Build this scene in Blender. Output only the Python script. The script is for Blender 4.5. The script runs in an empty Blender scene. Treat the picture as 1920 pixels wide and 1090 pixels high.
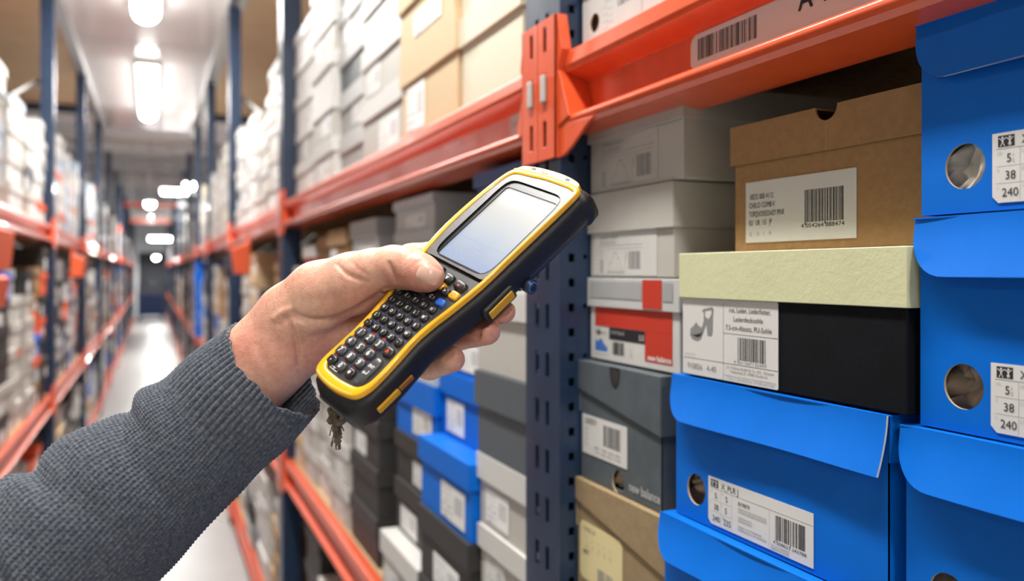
import bpy, bmesh, math, random
import numpy as np
from mathutils import Vector, Matrix
rnd = random.Random(11)
sc = bpy.context.scene
C = sc.collection
TAU = math.tau
# ---------------------------------------------------------------- camera
EYE = 1.59            # metres above the floor
FPX = 1600.0
TH = math.atan(675 / FPX)                       # heading, clockwise from the aisle direction (+Y)
ST, CT = math.sin(TH), math.cos(TH)
cam = bpy.data.cameras.new('camera')
camo = bpy.data.objects.new('camera', cam)
C.objects.link(camo)
camo.location = (0, 0, EYE)
camo.rotation_euler = (math.pi / 2, 0, -TH)
cam.sensor_width = 36.0
cam.lens = 36.0 * FPX / 1920.0
cam.shift_y = -35 / 1920.0
cam.clip_start = 0.05
cam.dof.use_dof = True
cam.dof.focus_distance = 0.61
cam.dof.aperture_fstop = 4.7
sc.camera = camo
sc.view_settings.view_transform = 'Standard'
sc.view_settings.look = 'None'
sc.view_settings.gamma = 1
sc.view_settings.use_curve_mapping = False
sc.view_settings.exposure = 0.43
# ---------------------------------------------------------------- world
w = bpy.data.worlds.new('world')
sc.world = w
w.use_nodes = True
w.node_tree.nodes['Background'].inputs[0].default_value = (0.9, 0.95, 1, 1)
w.node_tree.nodes['Background'].inputs[1].default_value = 0.35
CEIL_Z = EYE + 1.72
# ceiling lamps over the aisle: (y centre); their light is made in the lamp builder
LAMP_Y = (-2.85, 1.0, 4.85, 8.7)
LAMP_W = 54.0

RX = 0.45     # front of the posts and beams, rack on the scanner's side
LX = -0.52    # front of the opposite rack
LEVELS = (-1.42, -0.70, 0.265)      # deck tops relative to the eye


def P(px, py, d):
    u = (px - 960) / FPX; v = (510 - py) / FPX
    return Vector((d * (u * CT + ST), d * (CT - u * ST), EYE + v * d))


def Yof(px, X):
    return X / math.tan(TH + math.atan((px - 960) / FPX))


# ---------------------------------------------------------------- materials
def mat(name, col, rough=0.5, metal=0.0, noise=0.0, nscale=30, bump=0.0, bscale=200, emit=0, coat=0.0, sss=0.0, spec=None):
    m = bpy.data.materials.new(name)
    m.use_nodes = True
    nt = m.node_tree
    b = nt.nodes['Principled BSDF']
    c = (*col, 1) if len(col) == 3 else col
    b.inputs['Base Color'].default_value = c
    b.inputs['Roughness'].default_value = rough
    b.inputs['Metallic'].default_value = metal
    if coat: b.inputs['Coat Weight'].default_value = coat
    if spec is not None: b.inputs['Specular IOR Level'].default_value = spec
    if emit:
        b.inputs['Emission Color'].default_value = c
        b.inputs['Emission Strength'].default_value = emit
    if sss:
        b.inputs['Subsurface Weight'].default_value = sss
    tc = nt.nodes.new('ShaderNodeTexCoord')
    if noise:
        n = nt.nodes.new('ShaderNodeTexNoise')
        n.inputs['Scale'].default_value = nscale
        n.inputs['Detail'].default_value = 5
        nt.links.new(tc.outputs['Object'], n.inputs['Vector'])
        r = nt.nodes.new('ShaderNodeValToRGB')
        r.color_ramp.elements[0].position = 0.3
        r.color_ramp.elements[1].position = 0.7
        r.color_ramp.elements[0].color = (*[x * (1 - noise) for x in col[:3]], 1)
        r.color_ramp.elements[1].color = (*[min(1, x * (1 + noise * .6)) for x in col[:3]], 1)
        nt.links.new(n.outputs['Fac'], r.inputs[0])
        nt.links.new(r.outputs[0], b.inputs['Base Color'])
    if bump:
        n2 = nt.nodes.new('ShaderNodeTexNoise')
        n2.inputs['Scale'].default_value = bscale
        n2.inputs['Detail'].default_value = 3
        nt.links.new(tc.outputs['Object'], n2.inputs['Vector'])
        bp = nt.nodes.new('ShaderNodeBump')
        bp.inputs['Strength'].default_value = bump
        bp.inputs['Distance'].default_value = 0.002
        nt.links.new(n2.outputs['Fac'], bp.inputs['Height'])
        nt.links.new(bp.outputs['Normal'], b.inputs['Normal'])
    return m


def label_mat(name, base, ink):
    """printed sticker seen far off: grey print rows and bar code columns"""
    m = mat(name, base, .5)
    nt = m.node_tree
    b = nt.nodes['Principled BSDF']
    tc = nt.nodes.new('ShaderNodeTexCoord')
    sep = nt.nodes.new('ShaderNodeSeparateXYZ')
    nt.links.new(tc.outputs['Generated'], sep.inputs[0])

    def M(op, a, bb):
        n = nt.nodes.new('ShaderNodeMath'); n.operation = op
        for k, v in enumerate((a, bb)):
            if v is None: continue
            if isinstance(v, (int, float)): n.inputs[k].default_value = v
            else: nt.links.new(v, n.inputs[k])
        return n.outputs[0]
    x, z = sep.outputs['X'], sep.outputs['Z']
    wv = nt.nodes.new('ShaderNodeTexNoise'); wv.noise_dimensions = '1D'
    wv.inputs['Scale'].default_value = 60
    nt.links.new(x, wv.inputs['W'])
    bars = M('GREATER_THAN', wv.outputs['Fac'], .5)
    bars = M('MULTIPLY', bars, M('GREATER_THAN', x, .58))
    bars = M('MULTIPLY', bars, M('LESS_THAN', x, .93))
    bars = M('MULTIPLY', bars, M('GREATER_THAN', z, .3))
    bars = M('MULTIPLY', bars, M('LESS_THAN', z, .8))
    n2 = nt.nodes.new('ShaderNodeTexNoise'); n2.inputs['Scale'].default_value = 14
    nt.links.new(tc.outputs['Generated'], n2.inputs['Vector'])
    rows = M('GREATER_THAN', M('SINE', M('MULTIPLY', z, 38), None), .3)
    rows = M('MULTIPLY', rows, M('LESS_THAN', x, .5))
    rows = M('MULTIPLY', rows, M('GREATER_THAN', x, .06))
    rows = M('MULTIPLY', rows, M('GREATER_THAN', n2.outputs['Fac'], .5))
    f = M('MAXIMUM', bars, rows)
    mx = nt.nodes.new('ShaderNodeMix'); mx.data_type = 'RGBA'
    nt.links.new(f, mx.inputs[0])
    mx.inputs[6].default_value = (*base, 1); mx.inputs[7].default_value = (*ink, 1)
    nt.links.new(mx.outputs[2], b.inputs['Base Color'])
    return m


M = {
    'orange': mat('orange_paint', (.70, .092, .026), .28, noise=.08, nscale=40, coat=.3),
    'navy': mat('navy_paint', (.010, .028, .068), .36, noise=.25, nscale=25, coat=.2),
    'steel': mat('galvanised_steel', (.55, .56, .56), .4, .8, noise=.15),
    'clip': mat('grey_plastic', (.42, .41, .38), .45),
    'wood': mat('chipboard', (.50, .34, .18), .75, noise=.25, nscale=90, bump=.3),
    'brownpanel': mat('brown_board', (.74, .54, .33), .7, noise=.08, nscale=3),
    'white': mat('white_carton', (.60, .59, .565), .45, noise=.04),
    'offwhite': mat('off_white_carton', (.48, .46, .42), .5, noise=.05),
    'cream': mat('cream_carton', (.66, .60, .46), .5, noise=.04),
    'creamlid': mat('pale_green_cream_carton', (.60, .60, .37), .5, noise=.06, nscale=12, bump=.15),
    'beige': mat('beige_carton', (.50, .45, .33), .5, noise=.05),
    'tan': mat('tan_carton', (.62, .46, .27), .6, noise=.08, nscale=60),
    'kraft': mat('kraft_carton', (.33, .185, .075), .75, noise=.12, nscale=140, bump=.25),
    'grey': mat('grey_carton', (.36, .36, .36), .5, noise=.06),
    'lightgrey': mat('light_grey_carton', (.52, .52, .52), .5, noise=.06),
    'slate': mat('slate_grey_carton', (.088, .105, .118), .45, noise=.12, nscale=50, bump=.1, spec=.3),
    'charcoal': mat('charcoal_carton', (.036, .035, .034), .5, noise=.15, spec=.3),
    'black': mat('black_carton', (.005, .006, .008), .6, noise=.2, bump=.1, spec=.12),
    'blue': mat('blue_carton', (.000, .135, .60), .5, noise=.07, nscale=20, spec=.18, bump=.03, bscale=60),
    'navyblue': mat('dark_blue_carton', (.01, .05, .2), .45, noise=.1),
    'paleblue': mat('pale_blue_grey_carton', (.42, .50, .60), .5, noise=.05),
    'red': mat('red_carton', (.55, .045, .02), .45, noise=.1),
    'redprint': mat('red_print', (.52, .04, .02), .45),
    'vermilion': mat('vermilion_plastic', (.85, .12, .03), .5),
    'edge': mat('raw_card_edge', (.45, .33, .2), .8),
    'paper': mat('label_paper', (.63, .62, .60), .5),
    'paperwarm': mat('yellowed_label_paper', (.70, .60, .32), .55),
    'tissue': mat('tissue_paper', (.80, .76, .70), .8, noise=.15, nscale=30, bump=.5, bscale=60),
    'browntissue': mat('brown_tissue_paper', (.42, .33, .25), .8, noise=.3, nscale=30, bump=.5, bscale=60),
    'ink': mat('black_ink', (.012, .012, .014), .6),
    'greyink': mat('grey_ink', (.22, .22, .22), .6),
    'paleink': mat('pale_grey_ink', (.45, .45, .45), .6),
    'blueink': mat('blue_ink', (.05, .16, .5), .6),
    'whiteink': mat('white_ink', (.75, .75, .75), .6),
    'wallgrey': mat('pale_grey_wall', (.62, .64, .66), .8, noise=.05, nscale=2),
    'ceilwhite': mat('white_ceiling_sheet', (.74, .73, .71), .22, noise=.03, nscale=2),
    'hallceil': mat('grey_hall_ceiling', (.76, .77, .79), .8),
    'dark': mat('dark_opening_and_shade', (.02, .022, .03), .8),  # openings and joints, and the added sheets that stand in for shade
    'floor': mat('grey_floor', (.40, .405, .40), .32, noise=.06, nscale=4),
    'label': label_mat('printed_label', (.72, .72, .70), (.25, .25, .26)),
    'label2': label_mat('printed_label_bright', (.82, .82, .81), (.35, .35, .36)),
}

# ---------------------------------------------------------------- helpers


class MB:
    """collects faces, then links them as ONE mesh object"""
    def __init__(s): s.v = []; s.f = []; s.m = []; s.mats = []; s.sm = []

    def mi(s, m):
        if m not in s.mats: s.mats.append(m)
        return s.mats.index(m)

    def add(s, vs, fs, m, smooth=False, T=None):
        o = len(s.v); i = s.mi(m)
        s.v += [tuple(T @ Vector(v)) if T else tuple(v) for v in vs]
        for f in fs:
            s.f.append([o + k for k in f]); s.m.append(i); s.sm.append(smooth)
        return s

    def box(s, x0, x1, y0, y1, z0, z1, m, T=None):
        vs = [(x, y, z) for x in (x0, x1) for y in (y0, y1) for z in (z0, z1)]
        fs = [(0, 1, 3, 2), (4, 6, 7, 5), (0, 4, 5, 1), (2, 3, 7, 6), (0, 2, 6, 4), (1, 5, 7, 3)]
        return s.add(vs, fs, m, T=T)

    def prism(s, pts, f, m, t0, t1, T=None):
        """pts outline (a,b); f(a,b,t)->xyz"""
        n = len(pts)
        vs = [f(a, b, t0) for a, b in pts] + [f(a, b, t1) for a, b in pts]
        fs = [tuple(range(n))[::-1], tuple(range(n, 2 * n))] + [(i, (i + 1) % n, n + (i + 1) % n, n + i) for i in range(n)]
        return s.add(vs, fs, m, T=T)

    def tube(s, pts, r, m, seg=8, cap=True, T=None):
        pts = [Vector(p) for p in pts]; rs = r if isinstance(r, (list, tuple)) else [r] * len(pts)
        vs = []; up = Vector((0.13, .31, .94))
        for i, p in enumerate(pts):
            t = (pts[min(i + 1, len(pts) - 1)] - pts[max(i - 1, 0)]).normalized()
            a = t.cross(up)
            if a.length < .1: a = t.cross(Vector((1, 0, 0)))
            a.normalize(); b = t.cross(a)
            for k in range(seg):
                an = TAU * k / seg
                vs.append(p + rs[i] * (a * math.cos(an) + b * math.sin(an)))
        fs = []
        for i in range(len(pts) - 1):
            for k in range(seg):
                k2 = (k + 1) % seg
                fs.append((i * seg + k, i * seg + k2, (i + 1) * seg + k2, (i + 1) * seg + k))
        if cap:
            fs.append(tuple(range(seg))[::-1]); fs.append(tuple(range((len(pts) - 1) * seg, len(pts) * seg)))
        return s.add(vs, fs, m, smooth=True, T=T)

    def build(s, name, parent=None, bevel=0, seg=2, loc=None):
        me = bpy.data.meshes.new(name)
        me.from_pydata(s.v, [], s.f)
        for m in s.mats: me.materials.append(m)
        for p, i, q in zip(me.polygons, s.m, s.sm): p.material_index = i; p.use_smooth = q
        bm = bmesh.new(); bm.from_mesh(me)
        bmesh.ops.recalc_face_normals(bm, faces=bm.faces)
        if bevel:
            ed = [e for e in bm.edges if len(e.link_faces) == 2 and e.calc_face_angle(0) > .6]
            bmesh.ops.bevel(bm, geom=ed, offset=bevel, segments=seg, profile=.5, affect='EDGES', clamp_overlap=True)
        bm.to_mesh(me); bm.free()
        o = bpy.data.objects.new(name, me); C.objects.link(o)
        if parent: o.parent = parent
        if loc: o.location = loc
        return o


def tag(o, label=None, cat=None, group=None, kind=None):
    if label: o['label'] = label
    if cat: o['category'] = cat
    if group: o['group'] = group
    if kind: o['kind'] = kind
    return o


def empty(name, loc=(0, 0, 0), rz=0.0, label=None, cat=None, group=None):
    o = bpy.data.objects.new(name, None); C.objects.link(o)
    o.location = loc; o.rotation_euler = (0, 0, rz); o.empty_display_size = .05
    return tag(o, label, cat, group)


_tc = {}


def text_faces(t, bold=False):
    k = (t, bold)
    if k not in _tc:
        cu = bpy.data.curves.new('lettering', 'FONT'); cu.body = t; cu.size = 1; cu.resolution_u = 3
        if bold: cu.offset = .018
        ob = bpy.data.objects.new('lettering', cu); C.objects.link(ob)
        me = bpy.data.meshes.new_from_object(ob)
        vs = [tuple(v.co) for v in me.vertices]; fs = [tuple(p.vertices) for p in me.polygons]
        w_ = max([v[0] for v in vs] or [1])
        bpy.data.objects.remove(ob); bpy.data.curves.remove(cu); bpy.data.meshes.remove(me)
        _tc[k] = (vs, fs, w_)
    return _tc[k]


class Print(MB):
    """flat print on a front face (local x right, z up, facing -y)"""
    def __init__(s, y): super().__init__(); s.y = y

    def rect(s, x0, x1, z0, z1, m): return s.add([(x0, s.y, z0), (x1, s.y, z0), (x1, s.y, z1), (x0, s.y, z1)], [(0, 1, 2, 3)], m)

    def poly(s, pts, m, dy=0): return s.add([(a, s.y - dy, b) for a, b in pts], [tuple(range(len(pts)))], m)

    def text(s, t, x, z, h, m, width=None, bold=False, rot=0):
        vs, fs, w_ = text_faces(t, bold)
        sx = h / .7 if width is None else width / w_
        sz = h / .7
        if rot: return s.add([(x - v[1] * sz, s.y - .00015, z + v[0] * sx) for v in vs], fs, m)
        return s.add([(x + v[0] * sx, s.y - .00015, z + v[1] * sz) for v in vs], fs, m)

    def bars(s, x0, x1, z0, z1, m, seed=1, n=30, guard=0):
        r = random.Random(seed); x = x0; u = (x1 - x0) / (n * 3.1)
        k = 0
        while x < x1 - u:
            bw = r.choice((1, 1, 2, 2, 3)) * u
            s.rect(x, min(x + bw, x1), z0 - (guard if k in (0, 1, n // 2, n - 1, n) else 0), z1, m)
            x += bw + r.choice((1, 1, 2, 3)) * u * .9; k += 1
        return s
# ---------------------------------------------------------------- the hall
def struct(name, b, bevel=0):
    return tag(b.build(name, bevel=bevel), kind='structure')


FAR = 34.0
b = MB(); b.box(-5, 5, -4, FAR + 1, -.1, 0, M['floor']); struct('floor', b)
b = MB(); b.box(-5, 5, 11.2, FAR + 1, EYE + 2.7, EYE + 2.8, M['hallceil'])
for k in range(9):
    b.box(-5, 5, 12 + k * 2.6, 12.12 + k * 2.6, EYE + 2.52, EYE + 2.7, M['hallceil'])
struct('ceiling', b)
b = MB(); b.box(-.60, .56, -4, 11.2, CEIL_Z, CEIL_Z + .04, M['ceilwhite'])
for k in range(6):
    b.box(-.60, .56, -3.4 + k * 2.6, -3.39 + k * 2.6, CEIL_Z - .004, CEIL_Z, M['wallgrey'])
struct('ceiling_panel', b)
for sgn, x0 in ((1, .56), (-1, -.60)):
    b = MB()
    for k in range(6):
        y0 = -4 + k * 2.32
        x1 = x0 + sgn * 3.2
        b.box(min(x0, x1), max(x0, x1), y0 + .006, y0 + 2.314, CEIL_Z + .01, CEIL_Z + .03, M['brownpanel'])
    b.box(min(x0, x1), max(x0, x1), -4, 9.92, CEIL_Z + .03, CEIL_Z + .05, M['dark'])
    struct('ceiling_boards', b)
for n, (xa, xb) in enumerate(((.44, .50), (-.57, -.51))):
    b = MB(); b.box(xa, xb, -4, 11.2, CEIL_Z - .05, CEIL_Z, M['steel']); struct('trim_%d' % (n + 1), b, .003)
b = MB(); b.box(.56, 3.8, 9.92, 10.02, CEIL_Z - .06, CEIL_Z + .06, M['navy']); b.box(-3.8, -.60, 9.92, 10.02, CEIL_Z - .06, CEIL_Z + .06, M['navy']); struct('trim_3', b)
b = MB(); b.box(-5, 5, -4.1, -4, 0, EYE + 2.8, M['wallgrey']); struct('wall_back', b)
b = MB(); b.box(-5, 5, FAR, FAR + .1, 0, EYE + 2.8, M['wallgrey']); b.box(-.45, .5, FAR - .03, FAR, 0, 2.3, M['dark']); struct('wall_far', b)
b = MB(); b.box(3.8, 3.9, -4, FAR, 0, EYE + 2.8, M['wallgrey']); struct('wall_right', b)
b = MB(); b.box(-3.9, -3.8, -4, FAR, 0, EYE + 2.8, M['wallgrey']); struct('wall_left', b)
b = MB(); b.box(1.52, 1.56, -4, 10, 0, CEIL_Z - .6, M['dark']); struct('shade_sheet_rack_back', b)  # dark sheet added so the gaps behind the boxes stay black
b = MB(); b.box(-1.66, -1.62, 3.0, 10, 0, CEIL_Z - .9, M['dark']); struct('shade_sheet_rack_back_far_side', b)  # matching dark sheet added for shade behind the opposite rack

# lamps
lm = mat('lamp_diffuser', (1, .98, .95), .4, emit=5)
lm_mid = mat('bright_lamp_diffuser', (1, .98, .95), .4, emit=18)
lm_far = mat('far_lamp_diffuser', (1, .98, .95), .4, emit=90)
lm_fill = mat('fill_lamp_diffuser', (1, .98, .95), .4, emit=1.5)  # diffuser of the added side fill lamps


def lamp(x, y, z, ln, wd, watt, label, fw=.07):
    t = empty('ceiling_lamp', (x, y, z), 0, label, 'lamp', 'fluorescent lamps along the aisle ceiling')
    h = MB(); h.box(-wd / 2 - .01, wd / 2 + .01, -ln / 2 - .03, ln / 2 + .03, -.045, 0, M['ceilwhite']); h.build('housing', t, .006)
    d = MB()
    n = 10
    pts = [(wd / 2 * math.cos(math.pi * k / n), -.046 - fw * math.sin(math.pi * k / n)) for k in range(n + 1)]
    d.prism(pts, lambda a, c, tt: (a, tt, c), lm_fill if x < -1 else lm_far if ln < 1 else lm_mid if y > 3 else lm, -ln / 2, ln / 2)
    d.build('diffuser', t)
    if watt:
        L = bpy.data.lights.new('lamp_light', 'AREA'); L.shape = 'RECTANGLE'; L.size = wd; L.size_y = ln; L.energy = watt
        L.color = (1, .965, .92)
        o = bpy.data.objects.new('lamp_light', L); C.objects.link(o); o.parent = t; o.location = (0, 0, -.05 - fw)
    return t


lamp_words = ['white ceiling lamp over the aisle, the rear one behind the viewer', 'white ceiling lamp directly above the scanner and shelves',
              'white lamp cut off by the top of the picture, over the aisle', 'long white lamp glowing whole on the white ceiling strip, second along the aisle']
for y, t_ in zip(LAMP_Y, lamp_words):
    lamp(-.035, y, CEIL_Z, 2.3, .16, LAMP_W, t_)
for k_, y_ in enumerate((-1.6, 2.2)):  # unseen side lamps, added as weak fill for the box fronts
    lamp(-2.3, y_, CEIL_Z - .01, 2.3, .16, 6, 'unseen fill lamp added over the neighbouring aisle, %s one' % ('near' if k_ else 'rear'))
far_l = [(357, 340, 12.5, .22, 'bright lamp blob high beside the rack posts, brightest of the far lamps'),
         (328, 352, 15.0, .42, 'thin bright lamp streak just below the brightest far lamp'),
         (281, 377, 16.0, .25, 'round lamp glow at the upper orange cross beam'),
         (282, 401, 18.0, .25, 'round lamp glow between the two orange cross beams'),
         (301, 443, 24.0, .56, 'wide lamp glow under the lower orange cross beam'),
         (293, 480, 30.0, .4, 'small lamp glow above the dark doorway')]
for px, py, d, ln, t_ in far_l:
    p = P(px, py, d)
    lm_ = lamp(p.x, p.y, p.z, ln, .16, 40 if d < 20 else 60, t_)
    if ln in (.42, .56): lm_.rotation_euler = (0, 0, math.pi / 2)
    r_ = MB(); r_.tube([(0, 0, 0), (0, 0, EYE + 2.7 - p.z)], .008, M['steel']); r_.build('hanger', lm_)

# ---------------------------------------------------------------- racks
ORD = ['first', 'second', 'third', 'fourth', 'fifth', 'sixth', 'seventh', 'eighth', 'ninth', 'tenth', 'eleventh', 'twelfth', 'thirteenth', 'fourteenth', 'fifteenth', 'sixteenth']
SIDES = {'R': dict(x=RX, y0=.92, step=2.36, n=14, T=lambda y: Matrix.Translation((RX, y, EYE)), word='on the scanner side'),
         'L': dict(x=LX, y0=.55, step=2.5, n=13, T=lambda y: Matrix.Translation((LX, y, EYE)) @ Matrix.Scale(-1, 4, (1, 0, 0)), word='of the opposite rack')}
PW = .10


def perforated(bd, m, u0, u1, z0, z1, holes, f):
    """thin sheet in (u,z) with rectangular holes (u_a,u_b,z_a,z_b) left out; holes repeat in z bands"""
    us = sorted({u0, u1} | {h[0] for h in holes} | {h[1] for h in holes})
    # per column build strips
    for a, c in zip(us[:-1], us[1:]):
        hs = sorted([(h[2], h[3]) for h in holes if h[0] <= a + 1e-6 and h[1] >= c - 1e-6])
        z = z0
        for (p, q) in hs:
            if p > z: f(bd, a, c, z, p)
            z = q
        if z < z1: f(bd, a, c, z, z1)


def post_mesh(detail, zb, zt):
    bd = MB(); m = M['navy']; th = .0025
    if not detail:
        bd.box(0, .07, 0, PW, zb, zt, m)
        bd.box(-.0005, 0, .030, .036, zb, zt, M['dark']); bd.box(-.0005, 0, .064, .070, zb, zt, M['dark'])
        return bd
    holes = []
    z = zb + .02
    while z < zt - .05:
        if 0.3 < z + EYE < 4:
            holes += [(.030, .040, z, z + .030), (.060, .070, z, z + .030)]
        z += .06
    perforated(bd, m, 0, PW, zb, zt, holes, lambda B, a, c, p, q: B.box(0, th, a, c, p, q, m))
    for yy in (0, PW - th):
        h2 = []
        z = zb + .012
        k = 0
        while z < zt - .05:
            h2.append((.012, .020, z, z + .010))
            if k % 2: h2.append((.032, .037, z + .004, z + .009))
            z += .03; k += 1
        perforated(bd, m, th, .075, zb, zt, h2, lambda B, a, c, p, q: B.box(a, c, yy, yy + th, p, q, m))
    bd.box(.075 - th, .075, 0, .025, zb, zt, m); bd.box(.075 - th, .075, PW - .025, PW, zb, zt, m)
    return bd


BEAM = [(.060, -.102), (.060, -.021), (.032, -.021), (.032, 0), (.010, 0), (.006, -.003), (.004, -.020), (.007, -.025), (.033, -.036), (.033, -.070), (.026, -.075),
        (.006, -.079), (.001, -.082), (0, -.086), (.002, -.091), (.007, -.095)]
post_far = beam_far = None
zt = CEIL_Z - EYE - .05
for s, S in SIDES.items():
    for k in range(S['n']):
        y = S['y0'] + k * S['step']
        if s == 'L' and k == 0: continue
        T = S['T'](y)
        lab = 'dark blue perforated steel rack post, %s post of the rack %s' % (ORD[k - (s == 'L')], 'beside the scanner' if s == 'R' else 'opposite the scanner')
        r = empty('rack_upright', (0, 0, 0), 0, lab, 'rack post', 'blue rack posts along both sides of the aisle')
        r.matrix_world = Matrix.Translation((S['x'], y, 0))
        mir = 1 if s == 'R' else -1
        def fin(bd, name):
            if mir < 0:
                bd.v = [(-x, yy, z) for x, yy, z in bd.v]
            return bd.build(name, r, loc=(0, 0, EYE))
        if s == 'R' and k == 0:
            fin(post_mesh(True, -EYE, zt), 'front_post')
        else:
            fin(post_mesh(False, -EYE, zt), 'front_post')
        bd = MB(); bd.box(.93, 1.0, 0, PW, -EYE, zt, M['navy']); fin(bd, 'rear_post')
        bd = MB()
        z = -EYE + .3; q = 0
        while z + .6 < zt:
            a, c = ((.075, .93) if q % 2 == 0 else (.93, .075))
            if not (s == 'R' and k == 0 and -.9 < z < .4): bd.tube([(a, PW / 2, z), (c, PW / 2, z + .6)], .012, M['navy' if s == 'R' and k == 0 else 'steel'], 6)
            z += .6; q += 1
        fin(bd, 'brace')


def beam(s, k, lev, near=False):
    S = SIDES[s]; y0 = S['y0'] + k * S['step'] + PW; ln = S['step'] - PW
    lw = ['bottom', 'middle', 'upper'][LEVELS.index(lev)]
    mir = 1 if s == 'R' else -1
    if k < 0: where = 'beside the boxes with orange connector and barcode label' if lev > 0 else 'under the blue shoe boxes'
    else: where = 'past the %s post' % ORD[k - (s == 'L')]
    lab = 'orange %s shelf beam %s, %s' % (lw, where, 'scanner side' if s == 'R' else 'opposite rack')
    r = empty('shelf_beam', (S['x'], y0, EYE + lev), 0, lab, 'shelf beam', 'orange shelf beams')

    def fin(bd, name, bev=0, par=r):
        if mir < 0: bd.v = [(-x, yy, z) for x, yy, z in bd.v]
        return bd.build(name, par, bev)
    bd = MB()
    bd.prism(BEAM, lambda a, c, t: (a, t, c), M['orange'], .0, ln)
    fin(bd, 'rail', .0012 if near or k <= 0 else 0)
    # connectors at both ends, each covering half of a post
    detail = s == 'R' and k in (-1, 0)
    for end in (0, 1):
        bd = MB()
        if end == 0: ya, yb = -PW / 2 + .001, -.0005
        else: ya, yb = ln + .0005, ln + PW / 2 - .001
        z0, z1 = -.128, .045
        if detail:
            ym = ya + .014 if end == 0 else yb - .024
            hs = [(ym, ym + .010, .005, .035), (ym, ym + .010, -.055, -.022), (ym, ym + .010, -.112, -.080)]
            if lev < 0: hs = hs
            perforated(bd, M['orange'], ya, yb, z0, z1, hs, lambda B, a, c, p, q: B.box(-.006, -.0035, a, c, p, q, M['orange']))
            # folded return towards the rail
            ye = yb if end == 0 else ya
            bd.box(-.006, .0, min(ye, ye + (.0025 if end else -.0025)), max(ye, ye + (.0025 if end else -.0025)), z0, z1, M['orange'])
        else:
            bd.box(-.006, -.0005, ya, yb, z0, z1, M['orange'])
        # gusset tail under the rail end and cheek beside it
        sg = 1 if end == 0 else -1
        yg = 0 if end == 0 else ln
        pts = [(yg, -.128), (yg + sg * .012, -.126), (yg + sg * .03, -.119), (yg + sg * .048, -.109), (yg + sg * .065, -.1), (yg + sg * .085, -.092), (yg + sg * .03, -.09), (yg, -.085)]
        if end == 1 or not detail: bd.prism(pts, lambda a, c, t: (t, a, c), M['orange'], .0, .004)
        pts = [(yg, -.09), (yg + sg * .028, -.082), (yg + sg * .012, -.045), (yg, -.022)]
        bd.prism(pts, lambda a, c, t: (t, a, c), M['orange'], -.002, .0325)
        pts = [(yg, .045), (yg + sg * .004, .03), (yg + sg * .012, .0), (yg + sg * .001, -.022), (yg, -.03)]
        bd.prism(pts, lambda a, c, t: (t, a, c), M['orange'], -.003, .010)
        c = fin(bd, 'connector', .0007 if detail else 0)
        if detail and lev > 0:
            bd = MB()
            bd.box(-.0105, -.0062, ym - .002, ym + .010, -.058, -.024, M['clip']); fin(bd, 'safety_clip', .002, c)
    return r


def deck(s, k, lev):
    S = SIDES[s]; y0 = S['y0'] + k * S['step'] + PW; ln = S['step'] - PW
    bd = MB(); bd.box(.0335, .92, .002, ln - .002, -.018, 0, M['wood'])
    if s == 'R' and k == -1: bd.box(.082, .92, ln - .002, ln + PW, -.018, 0, M['wood'])  # strip added behind the post to stop light leaking from above
    if s == 'L': bd.v = [(-x, y, z) for x, y, z in bd.v]
    o = bd.build('shelf_deck', loc=(S['x'], y0, EYE + lev))
    lw = ['bottom', 'middle', 'upper'][LEVELS.index(lev)]
    where = 'under the blue boxes beside the scanner' if k < 0 else 'past the %s post' % ORD[k - (s == 'L')]
    tag(o, 'chipboard deck of the %s shelf %s, %s' % (lw, where, 'scanner side' if s == 'R' else 'opposite rack'), 'shelf board', 'chipboard shelf decks')


for s, S in SIDES.items():
    for k in range(-1 if s == 'R' else 1, S['n'] - 1):
        for lev in LEVELS:
            if k < 0 and lev == LEVELS[0]: continue
            o = beam(s, k, lev)
            if s == 'R' and k == -1 and lev > 0: NEARBEAM = o
            deck(s, k, lev)

# sticker on the near beam (faces the aisle: local x of Print -> -Y)
TR = Matrix.Rotation(-math.pi / 2, 4, 'Z')


def on_front(pr, X, Yl, z, name, parent, rz=-math.pi / 2):
    """a print whose local x runs along the front, put at X, Yl"""
    o = pr.build(name)
    o.parent = parent
    o.matrix_parent_inverse = Matrix.Identity(4)
    pm = Matrix.Translation(parent.location)
    o.matrix_basis = pm.inverted() @ Matrix.Translation((X, Yl, z)) @ Matrix.Rotation(rz, 4, 'Z')
    return o


yl = Yof(1296, RX + .0325)
pr = Print(0)
pr.prism([(.004, 0), (.30, 0), (.30, .032), (.008, .032), (.003, .029), (0, .024), (0, .004)], lambda a, c, t: (a, t, c), M['paper'], -.0006, 0)
lab = on_front(pr, RX + .0326, yl, EYE + .265 - .069, 'location_label', NEARBEAM)
tag(lab, 'white barcode sticker on the orange beam')
pr = Print(-.0008)
pr.bars(.012, .098, .0065, .027, M['ink'], 5, 34)
pr.text('A-1', .150, .0150, .0170, M['ink'], bold=True)
pr.build('lettering', lab)
# smaller sticker at the end of the next beam
for o in C.objects:
    if o.name.startswith('shelf_beam') and o.get('label', '').startswith('orange upper shelf beam past the first post, scanner'):
        pr = Print(0)
        pr.prism([(0, 0), (.10, 0), (.10, .03), (0, .03)], lambda a, c, t: (a, t, c), M['paper'], -.0006, 0)
        l2 = on_front(pr, RX + .0326, 1.02 + .13, EYE + .265 - .068, 'location_label', o)
        pr = Print(-.0008); pr.text('A-1', .01, .012, .009, M['greyink']); pr.bars(.05, .09, .006, .024, M['greyink'], 3, 14); pr.build('lettering', l2)
        break
# ---------------------------------------------------------------- shoe boxes
HD = .33


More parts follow.
